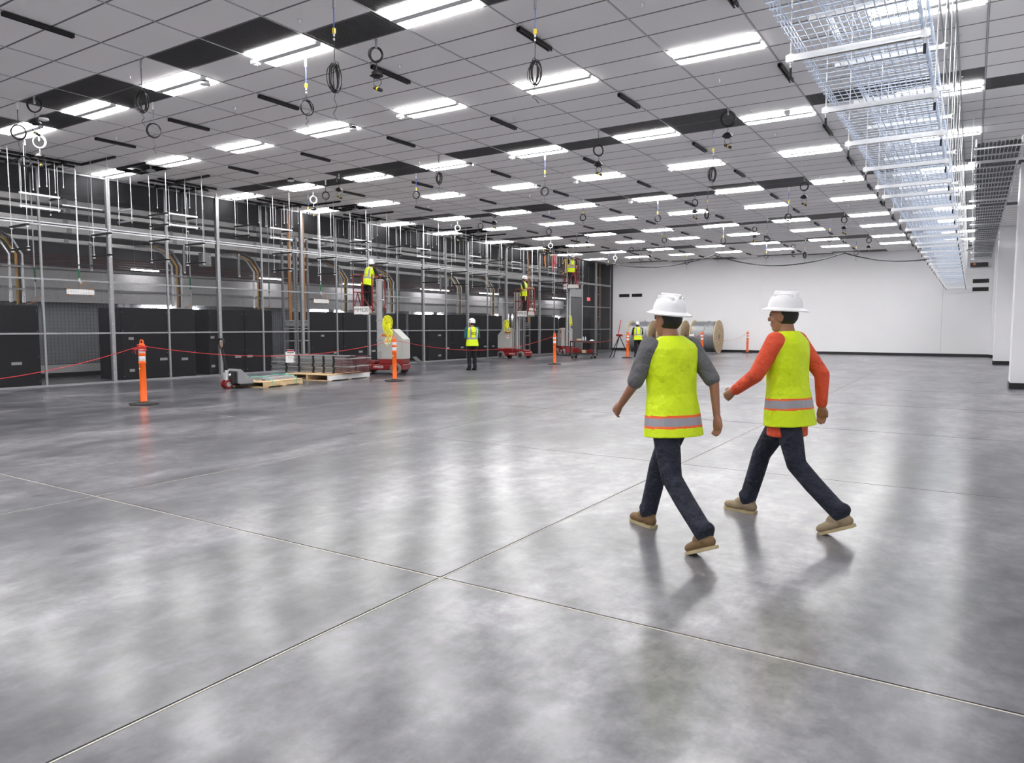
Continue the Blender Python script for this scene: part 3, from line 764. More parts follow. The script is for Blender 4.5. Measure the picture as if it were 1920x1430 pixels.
# ---------------------------------------------------------------- side aisle behind the partition
wl = MB().box(-27.3, -27.0, YB, YF, 0, ZC).build('wall_left', 'dark_wall', kind='structure')
D = AX
MB().box(D - .25, D, YB, YF, 3.12, ZC).build('wall_panel', 'dark_wall', wl)
MB().box(D - .20, D + .0, YB, YF, 2.50, 3.12).build('wall_panel', 'grey_wall', wl)
MB().box(D - .15, D + .05, YB, YF, 2.44, 2.50).build('wall_panel', 'galv_dull', wl)
for k in range(30):
    a = 3.0 + k*1.22
    if a + 1.22 > YF: break
    MB().box(D - .15, D + .03, a + .004, a + 1.216, 2.10, 2.44).build('header_panel', 'grey_wall', wl)
MB().box(D - .15, D + .06, YB, YF, .12, .34).build('sill_panel', 'white_wall', wl)
MB().box(D - .10, D - .0, YB, YF, 0.0, .12).build('plinth', 'base_black', wl)
MB().box(D - .45, D - .40, YB, YF, .34, 2.1).build('sheet', 'curtain', wl)
# repeating opening: wire lattice, white jambs, louvre, bright strip of light at the head
per = 6.65
wn = 0
for k in range(-1, 6):
    o = 9.0 + per * k
    if o > YF - 3: break
    wn += 1
    w = bpy.data.objects.new('window_%d' % wn, None); COL.objects.link(w); w.location = (D, o, 0); w['kind'] = 'structure'
    m = MB(); a0, a1 = .0, 3.0
    for q in range(31): m.box(-.02, -.012, a0 + q*.1 - .003, a0 + q*.1 + .003, .34, 2.1)
    for q in range(18): m.box(-.012, -.004, a0, a1, .36 + q*.1, .366 + q*.1)
    m.build('lattice', 'lattice', w)['kind'] = 'stuff'
    for y in (3.02, 3.22): MB().cbox(-.05, .02, y, y + .15, .34, 2.1, .005).build('jamb', 'white_wall', w)
    for q in range(12): MB().box(-.10, .0, 3.62, 4.75, .62 + q*.115, .635 + q*.115, Matrix.Identity(4)).build('louvre_slat', 'slat', w)
    MB().cbox(-.1, .03, 4.8, 5.05, .34, 2.1, .005).build('jamb', 'post', w)
    MB().box(-.30, -.26, 4.0, 5.9, 1.90, 2.02).build('bright_strip', 'strip_lens', w)
    m = MB()
    for q in range(16): m.box(-.02, -.012, 5.1 + q*.1 - .003, 5.1 + q*.1 + .003, .34, 2.1)
    for q in range(18): m.box(-.012, -.004, 5.1, 6.6, .36 + q*.1, .366 + q*.1)
    m.build('lattice', 'lattice', w)['kind'] = 'stuff'
for n, y in enumerate((13.7, 18.6, 22.5, 32.6)):
    MB().cbox(D + .07, D + .35, y, y + (.55 if n != 2 else 1.5), 0, 3.1, .008).build('aisle_pier', 'white_wall', None, label='white pier on the aisle wall behind the mesh, %s from the near end' % ORD[n], cat='pier', group='white piers in the side aisle')
# strip lamps
for n, (a, b) in enumerate(((5.6, 6.6), (12.25, 13.1), (16.85, 17.85), (20.9, 22.2), (25.7, 27.8), (30.4, 32.1), (38.0, 39.6))):
    t = thing('strip_lamp', 'glowing strip lamp in the side aisle behind the mesh, %s from the near end' % ORD[n], 'light', (-21.3, a, 3.12), group='strip lamps in the side aisle')
    MB().cbox(-.05, .05, -.4, b - a + .4, .03, .07, .006).build('housing', 'lamp_white', t)
    L_ = b - a
    MB().cyl((0, 0, 0), (0, L_*.47, 0), .032, n=8).build('tube', 'strip_lens', t); MB().cyl((0, L_*.53, 0), (0, L_, 0), .032, n=8).build('tube', 'strip_lens', t)
    for y in (.1, L_ - .1): MB().cyl((0, y, .07), (0, y, ZC - 3.12), .004, n=5).build('rod', 'galv', t)
# bus ducts
for n, (z, h) in enumerate(((4.69, .15), (4.46, .11), (4.19, .11), (3.95, .16), (3.68, .10))):
    t = thing('bus_duct', 'long silver bus duct high in the side aisle, %s from the top' % ORD[n], 'duct', (-20.5 + .18*(n % 2), 0, z), group='bus ducts in the side aisle')
    for q in range(13):
        a = 1.0 + q * 3.0
        MB().cbox(-.09, .09, a + .01, a + 2.99, -h/2, h/2, .006).build('duct_length', 'duct', t)
        MB().cbox(-.10, .10, a - .06, a + .06, -h/2 - .015, h/2 + .015, .006).build('joint_sleeve', 'galv_dull', t)
t = thing('pipe_bundle', 'five thin dark red pipes running along the side aisle below the bus ducts', 'pipes', (-20.4, 0, 3.15))
for q in range(5): MB().cyl((.03*(q % 2), 1, .14 - q*.07), (.03*(q % 2), 40, .14 - q*.07), .014, n=6).build('pipe', 'pipe_red', t, True)
t = thing('aisle_cable_tray', 'dark ladder cable tray at the bottom of the pipe run in the side aisle', 'cable tray', (-20.7, 0, 2.98))
for s_ in (-.2, .2): MB().box(s_-.012, s_+.012, 1, 40, -.05, .05).build('side_rail', 'galv_dull', t)
m = MB()
for q in range(98): m.box(-.19, .19, 1.2 + q*.4, 1.24 + q*.4, -.03, .0)
m.build('rungs', 'galv_dull', t)['kind'] = 'stuff'
for q in range(5): MB().cyl((-.14 + q*.07, 1, .03), (-.14 + q*.07, 40, .03), .03, n=6).build('cable', 'cable_black', t, True)
# cable drops into the cabinets
for n, y in enumerate((8.35, 12.5, 15.3, 19.1, 21.6, 26.1, 28.75)):
    t = thing('cable_drop', 'curved cable drop with silver conduits down into the charcoal cabinets, %s from the near end' % ORD[n], 'cable drop', (-19.4, y, 0), group='cable drops into the cabinets')
    arc = lambda dx, dy: [(-1.0 + dx*.2, -.45 + dy, 3.72 + dx), (-.55 + dx*.3, -.3 + dy, 3.70 + dx), (-.2 + dx*.3, -.12 + dy, 3.5 + dx*.6), (dx*.2, dy, 3.15), (0, dy, 2.8)]
    for q, dy in enumerate((-.16, .12)):
        MB().cyl((0, dy, 2.0), (0, dy, 2.95), .034, n=8).build('conduit', 'galv_bright', t, True)
        MB().tube(arc(.06 * q, dy), .03, 8).build('curved_conduit', 'galv', t, True)
    for q, (mt, dy) in enumerate((('cable_yellow', -.03), ('copper', .0), ('cable_black', .03), ('cable_black', .06))):
        MB().tube(arc(.03 * q, dy) + [(0.02, dy, 2.4), (0, dy, 1.96)], .013, 6).build('cable', mt, t, True)
    for z in (2.86, 2.32): MB().box(.035, .06, -.35, .38, z - .02, z + .02).build('cross_strut', 'galv_dull', t)
    MB().cyl((.1, .34, 2.15), (.1, .34, ZC - .001), .016, n=6).build('green_pole', 'galv', t, True)
    MB().cyl((.1, .34, 2.5), (.1, .34, 2.85), .02, n=6).build('green_band', 'green', t, True)
    MB().tube([(.1, .34, 2.15), (.1, .33, 2.05), (.08, .25, 1.98), (.05, .15, 1.96)], .01, 6).build('copper_lead', 'copper', t, True)
# charcoal cabinets
def cabinet(y0, y1, label, tags):
    t = thing('electrical_cabinet', label, 'cabinet', (-19.45, (y0+y1)/2, 0), group='charcoal cabinets behind the mesh')
    w = (y1 - y0) / 2
    MB().cbox(-.55, .53, -w + .005, w - .005, .0, 1.92, .008).build('body', 'cabinet', t)
    MB().cbox(.53, .545, -w + .02, w - .02, .03, 1.90, .005).build('front_panel', 'cabinet', t)
    for (dy, z, ww) in tags:
        MB().box(.545, .549, dy*w - ww/2, dy*w + ww/2, z - .035, z + .035).build('label_plate', 'label', t)
    b = MB()
    for sy in (-1, 1):
        for z in (.1, .7, 1.3, 1.8): b.cyl((.545, sy*(w-.05), z), (.549, sy*(w-.05), z), .008, n=6)
    b.build('screws', 'galv', t)
CB = [(3.6, 5.3, [(0, .55, .22)]), (5.32, 6.9, [(0, .55, .22)]), (6.92, 8.56, [(.35, .55, .22)]), (10.52, 11.86, [(-.6, 1.1, .14), (.75, .52, .22), (-.6, .25, .14)]), (11.88, 12.69, [(.1, .5, .2)]),
      (13.11, 14.35, [(-.8, 1.1, .12), (.6, .5, .22), (-.8, .25, .12)]), (14.37, 15.43, [(-.7, .5, .2)]), (17.0, 18.5, [(-.3, 1.1, .15), (.5, .5, .2)]), (18.52, 20.2, [(0, .5, .2), (.8, .5, .2)]), (20.22, 21.92, [(.6, 1.0, .2)]),
      (23.29, 24.9, [(-.1, 1.05, .2), (.6, .5, .2), (-.1, .2, .2)]), (24.92, 26.9, [(-.3, .5, .2), (.8, .5, .15)]), (26.92, 28.83, [(-.5, .5, .2), (.2, .5, .15)]), (32.4, 34.4, [(.4, .8, .2)]), (36.4, 38.3, [(-.4, .8, .2)])]
for n, (a, b, tg) in enumerate(CB):
    cabinet(a, b, 'charcoal cabinet standing behind the mesh partition, %s from the near end' % ORD[n], tg)
# relay racks with orange timber uprights
def rack(y, lab):
    t = thing('relay_rack', lab, 'rack', (-18.83, y, 0), group='perforated steel racks behind the mesh')
    for s_ in (-.235, .235):
        m = MB().box(-.03, .03, s_ - .03, s_ + .03, 0, 4.35)
        for k in range(42): m.mat(1).box(.03, .032, s_ - .008, s_ + .008, .08 + k*.1, .12 + k*.1)
        m.build('upright', ['galv_dull', 'ink'], t)
    for z in (.5, .95, 1.35, 1.6, 1.98, 3.3, 4.3): MB().box(-.025, .025, -.205, .205, z - .02, z + .02).build('rung', 'galv', t)
    MB().cbox(-.05, .05, -.2, .2, 1.42, 1.56, .01).build('equipment_box', 'galv_dull', t)
    MB().box(.04, .08, -.05, .06, 1.62, ZC - .01).build('timber_upright', 'wood_orange', t)
rack(16.03, 'perforated steel rack with orange timber upright, nearer of the left pair')
rack(16.6, 'perforated steel rack with orange timber upright, farther of the left pair')
rack(31.0, 'perforated steel rack with orange timber upright behind the middle lift')
rack(39.2, 'perforated steel rack with timber upright in the far mesh corner')
# wall plates, exit sign, grey boxes in the aisle
t = thing('exit_sign', 'glowing red exit sign in the aisle behind the far mesh', 'sign', (-19.0, 38.2, 3.0))
MB().cbox(-.03, .0, -.2, .2, -.1, .1, .008).build('housing', 'white_plastic', t)
MB().box(0, .004, -.19, .19, -.09, .09).build('face', 'exit', t)
text('lettering', 'EXIT', .16, 'paper', t, (.006, 0, 0), (PI/2, 0, PI/2))
MB().cyl((-.015, 0, .1), (-.015, 0, ZC - 3.0), .008, n=6).build('stem', 'galv', t)
for n, (y, z, s_) in enumerate(((13.55, 3.42, .3), (25.3, 3.35, .3))):
    t = thing('junction_cabinet', 'grey square junction box high behind the mesh, %s' % ('left one' if n == 0 else 'one near the middle lift'), 'box', (-19.6, y, z))
    MB().cbox(-.1, .1, -s_/2, s_/2, -s_/2 - .05, s_/2 + .05, .01).build('enclosure', 'galv_dull', t)
    MB().cbox(.1, .11, -s_/2 + .02, s_/2 - .02, -s_/2 - .02, s_/2 + .02, .004).build('cover', 'post', t)
    MB().cyl((.115, .08, -.1), (.12, .08, -.1), .02, n=8).cyl((.115, .08, .1), (.12, .08, .1), .02, n=8).build('screws', 'galv_bright', t)
    MB().cyl((0, 0, s_/2 + .05), (0, 0, ZC - z), .012, n=6).build('conduit', 'galv', t)
# folding stand of vertical struts with dotted holes hung behind the mesh
for n, (y, z0, z1) in enumerate(((9.75, 2.85, 3.5), (12.3, 2.95, 3.65), (14.1, 2.95, 3.55), (18.2, 2.9, 3.5), (20.1, 2.9, 3.5), (23.9, 2.9, 3.5))):
    m = MB().box(-.02, .02, -.03, .03, z0, z1)
    for k in range(int((z1 - z0)/.07)): m.mat(1).box(.02, .0215, -.008, .008, z0 + .03 + k*.07, z0 + .06 + k*.07)
    m.mat(2).cyl((.02, .0, z1), (.02, 0, z1 + .04), .02, n=8).cyl((.02, .0, z0 - .04), (.02, 0, z0), .03, n=8)
    m.mat(0).cyl((0, 0, z1), (0, 0, ZC - .001), .006, n=5)
    m.build('perforated_strut', ['galv_dull', 'ink', 'galv_bright'], None, loc=(-18.75, y, 0), label='short perforated strut hanging behind the mesh, %s from the near end' % ORD[n], cat='strut', group='perforated struts behind the mesh')
# ---------------------------------------------------------------- bollards and red cord
def bollard(x, y, label, lean=(0, 0)):
    t = thing('delineator_post', label, 'bollard', (x, y, 0), group='orange delineator posts')
    T = Matrix.Rotation(lean[0], 4, 'X') @ Matrix.Rotation(lean[1], 4, 'Y')
    MB().lathe([(.255, 0), (.26, .012), (.245, .03), (.10, .045), (.07, .06)], 8).build('rubber_base', 'rubber', t)
    p = MB().lathe([(.062, .045), (.064, .09), (.058, .1), (.056, .74), (.063, .75), (.063, .78), (.056, .79), (.056, .90), (.064, .905), (.064, .935), (.056, .94), (.056, 1.02), (.064, 1.025), (.064, 1.05), (.05, 1.06), (.05, 1.10), (.035, 1.115), (.001, 1.12)], 20, T)
    p.build('post', 'orange', t, True)
    b = MB()
    for z0, z1 in ((.80, .885), (.945, 1.015)): b.lathe([(.0565, z0), (.0575, z0 + .002), (.0575, z1 - .002), (.0565, z1)], 20, T)
    b.build('reflective_bands', 'reflect', t, True)
    MB().tube([T @ Vector(q) for q in ((-.045, 0, 1.10), (-.048, 0, 1.155), (-.03, 0, 1.175), (.03, 0, 1.175), (.048, 0, 1.155), (.045, 0, 1.10))], .011, 8).build('loop_handle', 'orange', t, True)
    MB().cyl(T @ Vector((.0, -.056, .66)), T @ Vector((.0, -.059, .66)), .016, n=10).build('white_sticker', 'paper', t)
    return t
BP = [(-12.74, 7.46), (-12.7, 14.23), (-13.17, 23.66), (-13.07, 30.2), (-10.8, 33.9), (-10.1, 39.3)]
BL = ['nearest orange delineator post with white bands and red cord, front left', 'orange delineator post with white bands in front of the lift with yellow rope',
      'orange delineator post with white bands between the two farther lifts', 'orange delineator post with white bands beside the person at the reels',
      'leaning orange delineator post with white bands before the right cable reel', 'farthest orange delineator post, alone before the far white wall']
for (x, y), l, ln in zip(BP, BL, ((0, 0), (0, 0), (0, 0), (0, .02), (0, -.06), (0, 0))): bollard(x, y, l, ln)
RP = [(-12.7, .8, 1.04)] + [(x, y, 1.06) for x, y in BP]
for n, (a, b, d) in enumerate(zip(RP, RP[1:], (.49, .28, .38, .3, .25, .35))):
    a, b = Vector(a), Vector(b); off = (b - a).normalized() * .068; a, b = a + off, b - off
    MB().tube(sag(a, b, d, 20), .0055, 5).build('red_cord', 'cable_red', None, True, label='thin red cord strung between orange posts, %s span from the left edge' % ORD[n], cat='cord', group='red cord spans')
t = MB()
for k in range(9):
    t.torus((0, 0, .0 + .012*(k - 4)), .066 + .004*(k % 3), .006, (.2*math.sin(k), .2*math.cos(k*1.7), 1), 14, 5)
for q in ((-.16, -.03, -.03), (-.12, .05, -.02), (-.05, -.08, -.09), (.04, -.08, -.1)): t.tube([(0, -.065, 0), (q[0]*.6, q[1] - .06, q[2]*.3), (q[0], q[1] - .06, q[2])], .005, 5)
t.build('cord_knot', 'cable_red', None, True, loc=(-12.74, 7.46, 1.03), label='tangled red cord knot tied around the nearest orange post', cat='cord')

# ---------------------------------------------------------------- cable reels
def reel(x0, x1, label, y=38.1, R=.875):
    t = thing('cable_reel', label, 'cable reel', ((x0+x1)/2, y, R), group='wooden reels of silver cable')
    w = (x1 - x0) / 2; Tx = Matrix.Rotation(PI/2, 4, 'Y')
    for s_ in (-1, 1):
        fo = MB().lathe([(R - .05, -.02), (R - .05, .02)], 40, Matrix.Translation((s_*(w - .05), 0, 0)) @ Tx).build('flange', 'pine_dark', t)
        nb = 9; h = 2*R/nb
        for k in range(nb):
            z0, z1 = -R + k*h + .004, -R + (k+1)*h - .004
            zs = [z0 + (z1-z0)*q/4 for q in range(5)]
            rt_ = [(math.sqrt(max(R*R - z*z, .0009)), z) for z in zs]
            poly = rt_ + [(-a, b) for a, b in reversed(rt_)]
            # polygon in (y, z), extruded along x
            T = Matrix(((0, 0, 1, 0), (1, 0, 0, 0), (0, 1, 0, 0), (0, 0, 0, 1)))
            xa, xb = sorted((s_*(w - .03), s_*w))
            MB().prism(poly, xa, xb, T).build('plank', 'pine_dark', fo)
        b = MB()
        for k in range(8):
            a = 2*PI*k/8; b.cyl((s_*w, .45*math.cos(a), .45*math.sin(a)), (s_*(w + .006), .45*math.cos(a), .45*math.sin(a)), .026, n=8)
            b.cyl((s_*w, .22*math.cos(a+.3), .22*math.sin(a+.3)), (s_*(w + .006), .22*math.cos(a+.3), .22*math.sin(a+.3)), .018, n=8)
        b.build('bolts', 'ink', fo)
        m = MB().box(s_*w - .003, s_*w + .004, -.05, .05, -.11, .11); m.build('arbor_hole', 'ink', fo)
    prof = []; n = 22; L_ = 2*w - .14
    for k in range(n):
        z = -L_/2 + L_*k/n; r = .785 + .008*math.sin(k*2.1)
        prof += [(r - .02, z + .001), (r + .022, z + L_/n*.25), (r + .03, z + L_/n*.5), (r + .022, z + L_/n*.75), (r - .02, z + L_/n - .001)]
    MB().lathe(prof, 44, Tx).build('wound_cable', 'galv', t, True)
    MB().tube([(.15 - a*.05, -.82*math.sin(a), .82*math.cos(a)) for a in [k*.25 for k in range(-2, 7)]], .02, 6).build('cable_tail', 'galv_dull', t, True)
reel(-12.62, -11.28, 'right-hand wooden cable reel of silver cable, round plank flange facing right')
reel(-14.45, -13.10, 'middle wooden reel of silver cable, behind the walking person in lime vest')
reel(-16.2, -14.92, 'left wooden reel of silver cable behind the worker at the far wall')
MB().box(-.13, .13, -.004, .0, -.14, .14).build('paper_tag', 'paper', None, loc=(-12.45, 37.2, .88), label='white paper tag hanging on the right cable reel', cat='paper')

# ---------------------------------------------------------------- mast lifts
def lift(loc, rotz, zb, label, sign, secs, H=1.1, ropes=None, gate=False):
    t = thing('mast_lift', label, 'lift', loc, rotz, group='red and grey personnel mast lifts')
    m = MB().cbox(-.78, .66, -.32, .32, .13, .30, .02); m.cbox(-.76, .0, -.30, .30, .30, .45, .02); m.cbox(.15, .60, -.28, .28, .30, .40, .02)
    m.build('chassis', 'lift_red', t)
    for x in (-.56, .46):
        for s_ in (-1, 1):
            w = MB().lathe([(.13, -.055), (.165, -.05), (.17, -.03), (.17, .03), (.165, .05), (.13, .055)], 22, Matrix.Translation((x, s_*.35, .172)) @ Matrix.Rotation(PI/2, 4, 'X')).build('wheel', 'tyre', t, True)
            MB().lathe([(.02, -.06), (.10, -.058), (.105, -.05), (.105, .05), (.10, .058), (.02, .06)], 16, Matrix.Translation((x, s_*.35, .172)) @ Matrix.Rotation(PI/2, 4, 'X')).build('hub', 'rubber', w, True)
    # power unit housing with sloped shoulder
    poly = [(-.78, .46), (-.10, .46), (-.10, 1.30), (-.46, 1.34), (-.78, 1.04)]
    T = Matrix(((1, 0, 0, 0), (0, 0, 1, 0), (0, 1, 0, 0), (0, 0, 0, 1)))
    pu = MB().prism(poly, -.28, .28, T).build('power_unit', 'lift_grey', t)
    MB().prism([(-.75, .50), (-.13, .50), (-.13, 1.24), (-.46, 1.27), (-.75, 1.0)], -.287, -.281, T).build('side_door', 'lift_grey', pu)
    MB().prism([(-.75, .50), (-.13, .50), (-.13, 1.24), (-.46, 1.27), (-.75, 1.0)], .281, .287, T).build('side_door', 'lift_grey', pu)
    q = MB()
    for s_ in (-1, 1): q.box(-.40, -.10, s_*.2885 - .0012, s_*.2885 + .0012, 1.12, 1.19)
    q.build('orange_sticker', 'sticker_orange', pu)
    for s_ in (-1, 1):
        text('sticker_lettering', 'DANGER', .06, 'ink', pu, (-.25, s_*.2915, 1.155), (PI/2, 0, 0 if s_ < 0 else PI))
    q = MB()
    for s_ in (-1, 1): q.cyl((-.25, s_*.2875, .97), (-.25, s_*.2895, .97), .075, n=16).mat(0)
    q.build('round_sticker', 'paper', pu)
    q = MB()
    for s_ in (-1, 1): q.prism([(-.31, .96), (-.19, .96), (-.20, 1.0), (-.25, 1.03), (-.30, 1.0)], s_*.2915 - .001, s_*.2915 + .001, T)
    q.build('sticker_emblem', 'sticker_orange', pu)
    MB().box(-.75, -.52, -.18, .18, 1.12, 1.135, Matrix.Translation((-.17, 0, .35)) @ Matrix.Rotation(-.72, 4, 'Y') @ Matrix.Translation((-.0, 0, -.45))).build('control_panel', 'ink', pu)
    MB().lathe([(.03, 1.33), (.03, 1.35), (.026, 1.38), (.001, 1.39)], 12, Matrix.Translation((-.1, -.2, -.02))).build('beacon', 'amber', pu, True)
    for s_ in (-1, 1): text('chassis_lettering', sign, .1, 'paper', t, (.0, s_*.322, .22), (PI/2, 0, 0 if s_ < 0 else PI))
    # telescoping mast
    zt = zb + .95; z0 = .44; n = secs; L_ = (zt - z0)
    for k in range(n):
        a = z0 + L_*k/n - (.25 if k else 0); b = z0 + L_*(k+1)/n
        s_ = .105 - .008*k; x = .02 + .012*k
        m = MB().cbox(x - s_, x + s_, -s_*1.15, s_*1.15, a, b, .012)
        m.mat(1).box(x - s_ - .004, x - s_, -.03, .03, a + .03, b - .02).box(x + s_, x + s_ + .006, -.02, .02, a + .03, b - .02).box(x - .02, x + .02, -s_*1.15 - .004, -s_*1.15, a + .03, b - .02)
        m.mat(2).box(x - s_ - .012, x + s_ + .012, -s_*1.15 - .012, s_*1.15 + .012, b - .05, b - .015)
        m.build('mast_section', ['mast', 'ink', 'galv_dull'], t)
    MB().box(-.12, -.09, -.05, .05, 1.35, zb + .1).build('cylinder_guard', 'ink', t)
    MB().tube([(-.12, .1, zb + .9), (-.17, .1, zb + .4), (-.12, .12, zb)], .02, 6).build('red_handle', 'lift_red', t, True)
    # platform
    px0, px1, py = .17, .77, .30
    MB().cbox(px0, px1, -py, py, zb - .06, zb, .008).build('platform_floor', 'lift_grey', t)
    m = MB(); r = .02; Hh = H
    for z in (zb + Hh, zb + Hh*.52):
        m.tube([(px0, -py, z), (px1, -py, z), (px1, py, z), (px0, py, z)], r, 8, closed=True)
    for x, y in ((px0, -py), (px1, -py), (px1, py), (px0, py), ((px0+px1)/2, -py), ((px0+px1)/2, py)): m.cyl((x, y, zb - .05), (x, y, zb + Hh), r, n=8)
    for s_ in (-1, 1): m.tube([(px0, s_*py, zb), ((px0+px1)/2 + .1, s_*py, zb + Hh*.52)], r*.8, 8).tube([(px1, s_*py, zb), (px1, 0, zb + Hh*.52)], r*.8, 8)
    m.build('guard_rail', 'lift_red', t, True)
    m = MB()
    for s_ in (-1, 1): m.box(px0 + .02, px1 - .02, s_*py - .004, s_*py + .004, zb - .02, zb + .14)
    m.box(px1 - .004, px1 + .004, -py, py, zb - .02, zb + .12); m.build('toe_board', 'lift_grey', t)
    plt = MB()
    for s_ in (-1, 1): plt.box(px0 + .1, px1 - .02, s_*(py + .024) - .003, s_*(py + .024) + .003, zb - .10, zb + .13)
    so = plt.build('sign_plate', 'paper', t)
    for s_ in (-1, 1): text('lettering', sign, .15, 'ink', so, ((px0+px1)/2 + .04, s_*(py + .029), zb + .03), (PI/2, 0, 0 if s_ < 0 else PI))
    if gate: MB().tube([(px0 + .02, -py-.03, zb + Hh*.52), (px0 + .45, -py-.03, zb + Hh*.52), (px0 + .45, -py-.03, zb + Hh), (px0 + .25, -py-.03, zb + Hh), (px0 + .1, -py-.03, zb + Hh*.88), (px0 + .0, -py-.03, zb + Hh*.88)], .022, 8).build('yellow_gate', 'safety_yellow', t, True)
    else: MB().tube([(px1 - .12, -py+.03, zb + Hh*.55), (px1 - .12, -py+.03, zb + Hh*.94), (px1 - .3, -py+.03, zb + Hh*.98)], .022, 8).build('yellow_gate', 'safety_yellow', t, True)
    return t
def place(loc, rotz, v):
    c, s_ = math.cos(rotz), math.sin(rotz); return (loc[0] + c*v[0] - s_*v[1], loc[1] + s_*v[0] + c*v[1], loc[2] + v[2])
L1 = ((-14.98, 16.25, 0), 3.49); L2 = ((-16.98, 27.0, 0), 0.0); L3 = ((-16.75, 31.4, 0), -.75)
lift(*L1, 1.88, 'nearest red and grey mast lift with raised basket, body behind the yellow rope', 'MME20', 4, 1.08)
lift(*L2, 1.95, 'middle mast lift on red chassis with basket to the right of its mast', 'MME25', 3, 1.08)
lift(*L3, 3.30, 'farthest mast lift, basket raised almost to the ceiling, yellow gate', 'MME25', 5, 1.32, gate=True)
# yellow rope coils hung on the lifts
def rope_coil(loc, R, r, n, label, drape=0):
    m = MB()
    for k in range(n):
        m.torus((random.uniform(-.06, .06), random.uniform(-.05, .03), random.uniform(-.28, .04) - R*.8), R*random.uniform(.8, 1.05), r, (random.uniform(-.3, .3) + .6, -.8, random.uniform(-.15, .15)), 18, 5, sx=.62, sz=1.2)
    for k in range(drape):
        x = random.uniform(-.12, .12); m.tube([(x, -.02, -R), (x + .08, -.08, -R*2.1), (x + .14 + .02*k, -.10, -R*2.9), (x + .10, -.1, -R*3.6 - .05*k), (x + .06, -.08, -R*4.0)], r, 5)
    m.build('rope_coil', 'rope_yellow', None, True, loc=loc, label=label, cat='rope')
rope_coil((-14.28, 15.72, 1.66), .14, .007, 26, 'big tangle of yellow rope draped over the nearest lift body', 7)
rope_coil((-17.2, 26.62, 1.66), .11, .014, 8, 'round coil of yellow rope on the middle lift')
rope_coil((-16.40, 31.1, 1.9), .09, .013, 5, 'small yellow rope coil on the farthest lift')

# ---------------------------------------------------------------- pallets, jack, stacked material
def pallet(name, loc, rotz, L_, W_, H_, nb, mat_, label, edge=None):
    t = thing(name, label, 'pallet', loc, rotz)
    for k in range(nb):
        w = L_/nb; MB().cbox(-L_/2 + k*w + .006, -L_/2 + (k+1)*w - .006, -W_/2, W_/2, H_ - .022, H_, .003).build('deck_board', mat_, t)
    for y in (-W_/2 + .03, 0, W_/2 - .03): MB().cbox(-L_/2 + .002, L_/2 - .002, y - .025, y + .025, .022, H_ - .0225, .003).build('stringer', 'paper' if edge and y < -.01 else mat_, t)
    for x in (-L_/2 + .07, 0, L_/2 - .07): MB().cbox(x - .06, x + .06, -W_/2, W_/2, 0, .0215, .003).build('bottom_board', mat_, t)
    return t
a1 = math.atan2(.62, -.2)   # direction along the pallet, roughly parallel to the partition
pallet('wooden_pallet', (-14.35, 11.55, 0), PI/2 + .17, 1.35, .95, .14, 8, 'pine', 'low wooden pallet under steel bars behind the pallet jack')
pallet('wooden_pallet', (-14.85, 13.95, 0), PI/2 + .1, 1.7, 1.5, .17, 9, 'pine', 'wooden pallet with pale front edge under the stacked steel frames', True)
# steel bars on the low pallet
for k in range(9):
    y = -.28 + .07*k; z = .14 + .0205 + (.042 if k % 3 == 1 else 0)
    c, s_ = math.cos(PI/2 + .17), math.sin(PI/2 + .17)
    m = MB(); L_ = 1.12 - .06*(k % 4)
    m.box(-L_/2, L_/2, -.0205, -.017, -.0205, .0205).box(-L_/2, L_/2, .017, .0205, -.0205, .0205).box(-L_/2, L_/2, -.017, .017, -.0205, -.017)
    o = m.build('steel_channel', 'galv_bright' if k % 2 else 'galv', None, loc=(-14.37 + (-s_)*y, 11.66 + c*y, z), label='loose steel channel on the low pallet, %s from the right-hand side' % ORD[k], cat='steel bar', group='steel channels on the low pallet')
    o.rotation_euler = (0, 0, PI/2 + .17 + (.02*math.sin(k*5)))
for n, x in enumerate((-.42, .42)):
    m = MB().tube([(x, -.50, .03), (x, -.49, .16), (x + .02, -.3, .235), (x + .04, 0, .245), (x + .05, .3, .235), (x + .06, .49, .16), (x+.06, .50, .03)], .008, 5)
    o = m.build('green_strap', 'slat', None, True, loc=(-14.35, 11.55, 0), label='thin green packing strap over the bars on the low pallet, %s one' % ('nearer' if n == 0 else 'farther'), cat='strap'); o.rotation_euler = (0, 0, PI/2 + .17)
M['teal_strap'] = pmat('green_packing_strap', (.05, .55, .4), .4)
for o in bpy.data.objects:
    if o.name.startswith('green_strap'): o.data.materials[0] = M['teal_strap']
# stacked ladder frames: long frames lying across the pallet
ang = math.radians(7)
for k in range(11):
    z = .175 + .042*k + .0; sx = random.uniform(-.02, .02)
    t = thing('steel_ladder', 'stacked steel ladder on the pallet behind the notice, %s from the bottom' % ORD[k], 'ladder', (-15.1 + sx, 14.0, z), ang, group='stack of steel ladder frames')
    for y in (-.45, .45):
        MB().box(-1.45, .75, y - .012, y + .012, .010, .030).build('side_rail', 'galv' if k % 3 else 'galv_bright', t)
    r = MB()
    for q in range(8): r.box(-1.4 + q*.28, -1.37 + q*.28, -.44, .44, .006, .03)
    r.build('rungs', 'galv_dull', t)
    b = MB().box(.75, 1.28, -.462, -.438, .010, .030).box(.75, 1.28, .438, .462, .010, .030).box(1.2, 1.23, -.44, .44, .006, .03); b.build('red_extension', 'pipe_red' if k % 5 != 4 else 'galv', t)
    s_ = MB()
    for x in (-.9, -.45, .05, .40, .74): s_.cbox(x - .03, x + .03, -.485, -.455, .0, .041, .006).cbox(x - .03, x + .03, .455, .485, .0, .041, .006)
    s_.build('black_clip', 'rubber', t)
t = thing('notice_sheet', 'white printed notice with red and blue header on the stacked frames', 'notice', (-15.75, 13.42, .61))
T = Matrix.Rotation(math.radians(35), 4, 'Z')
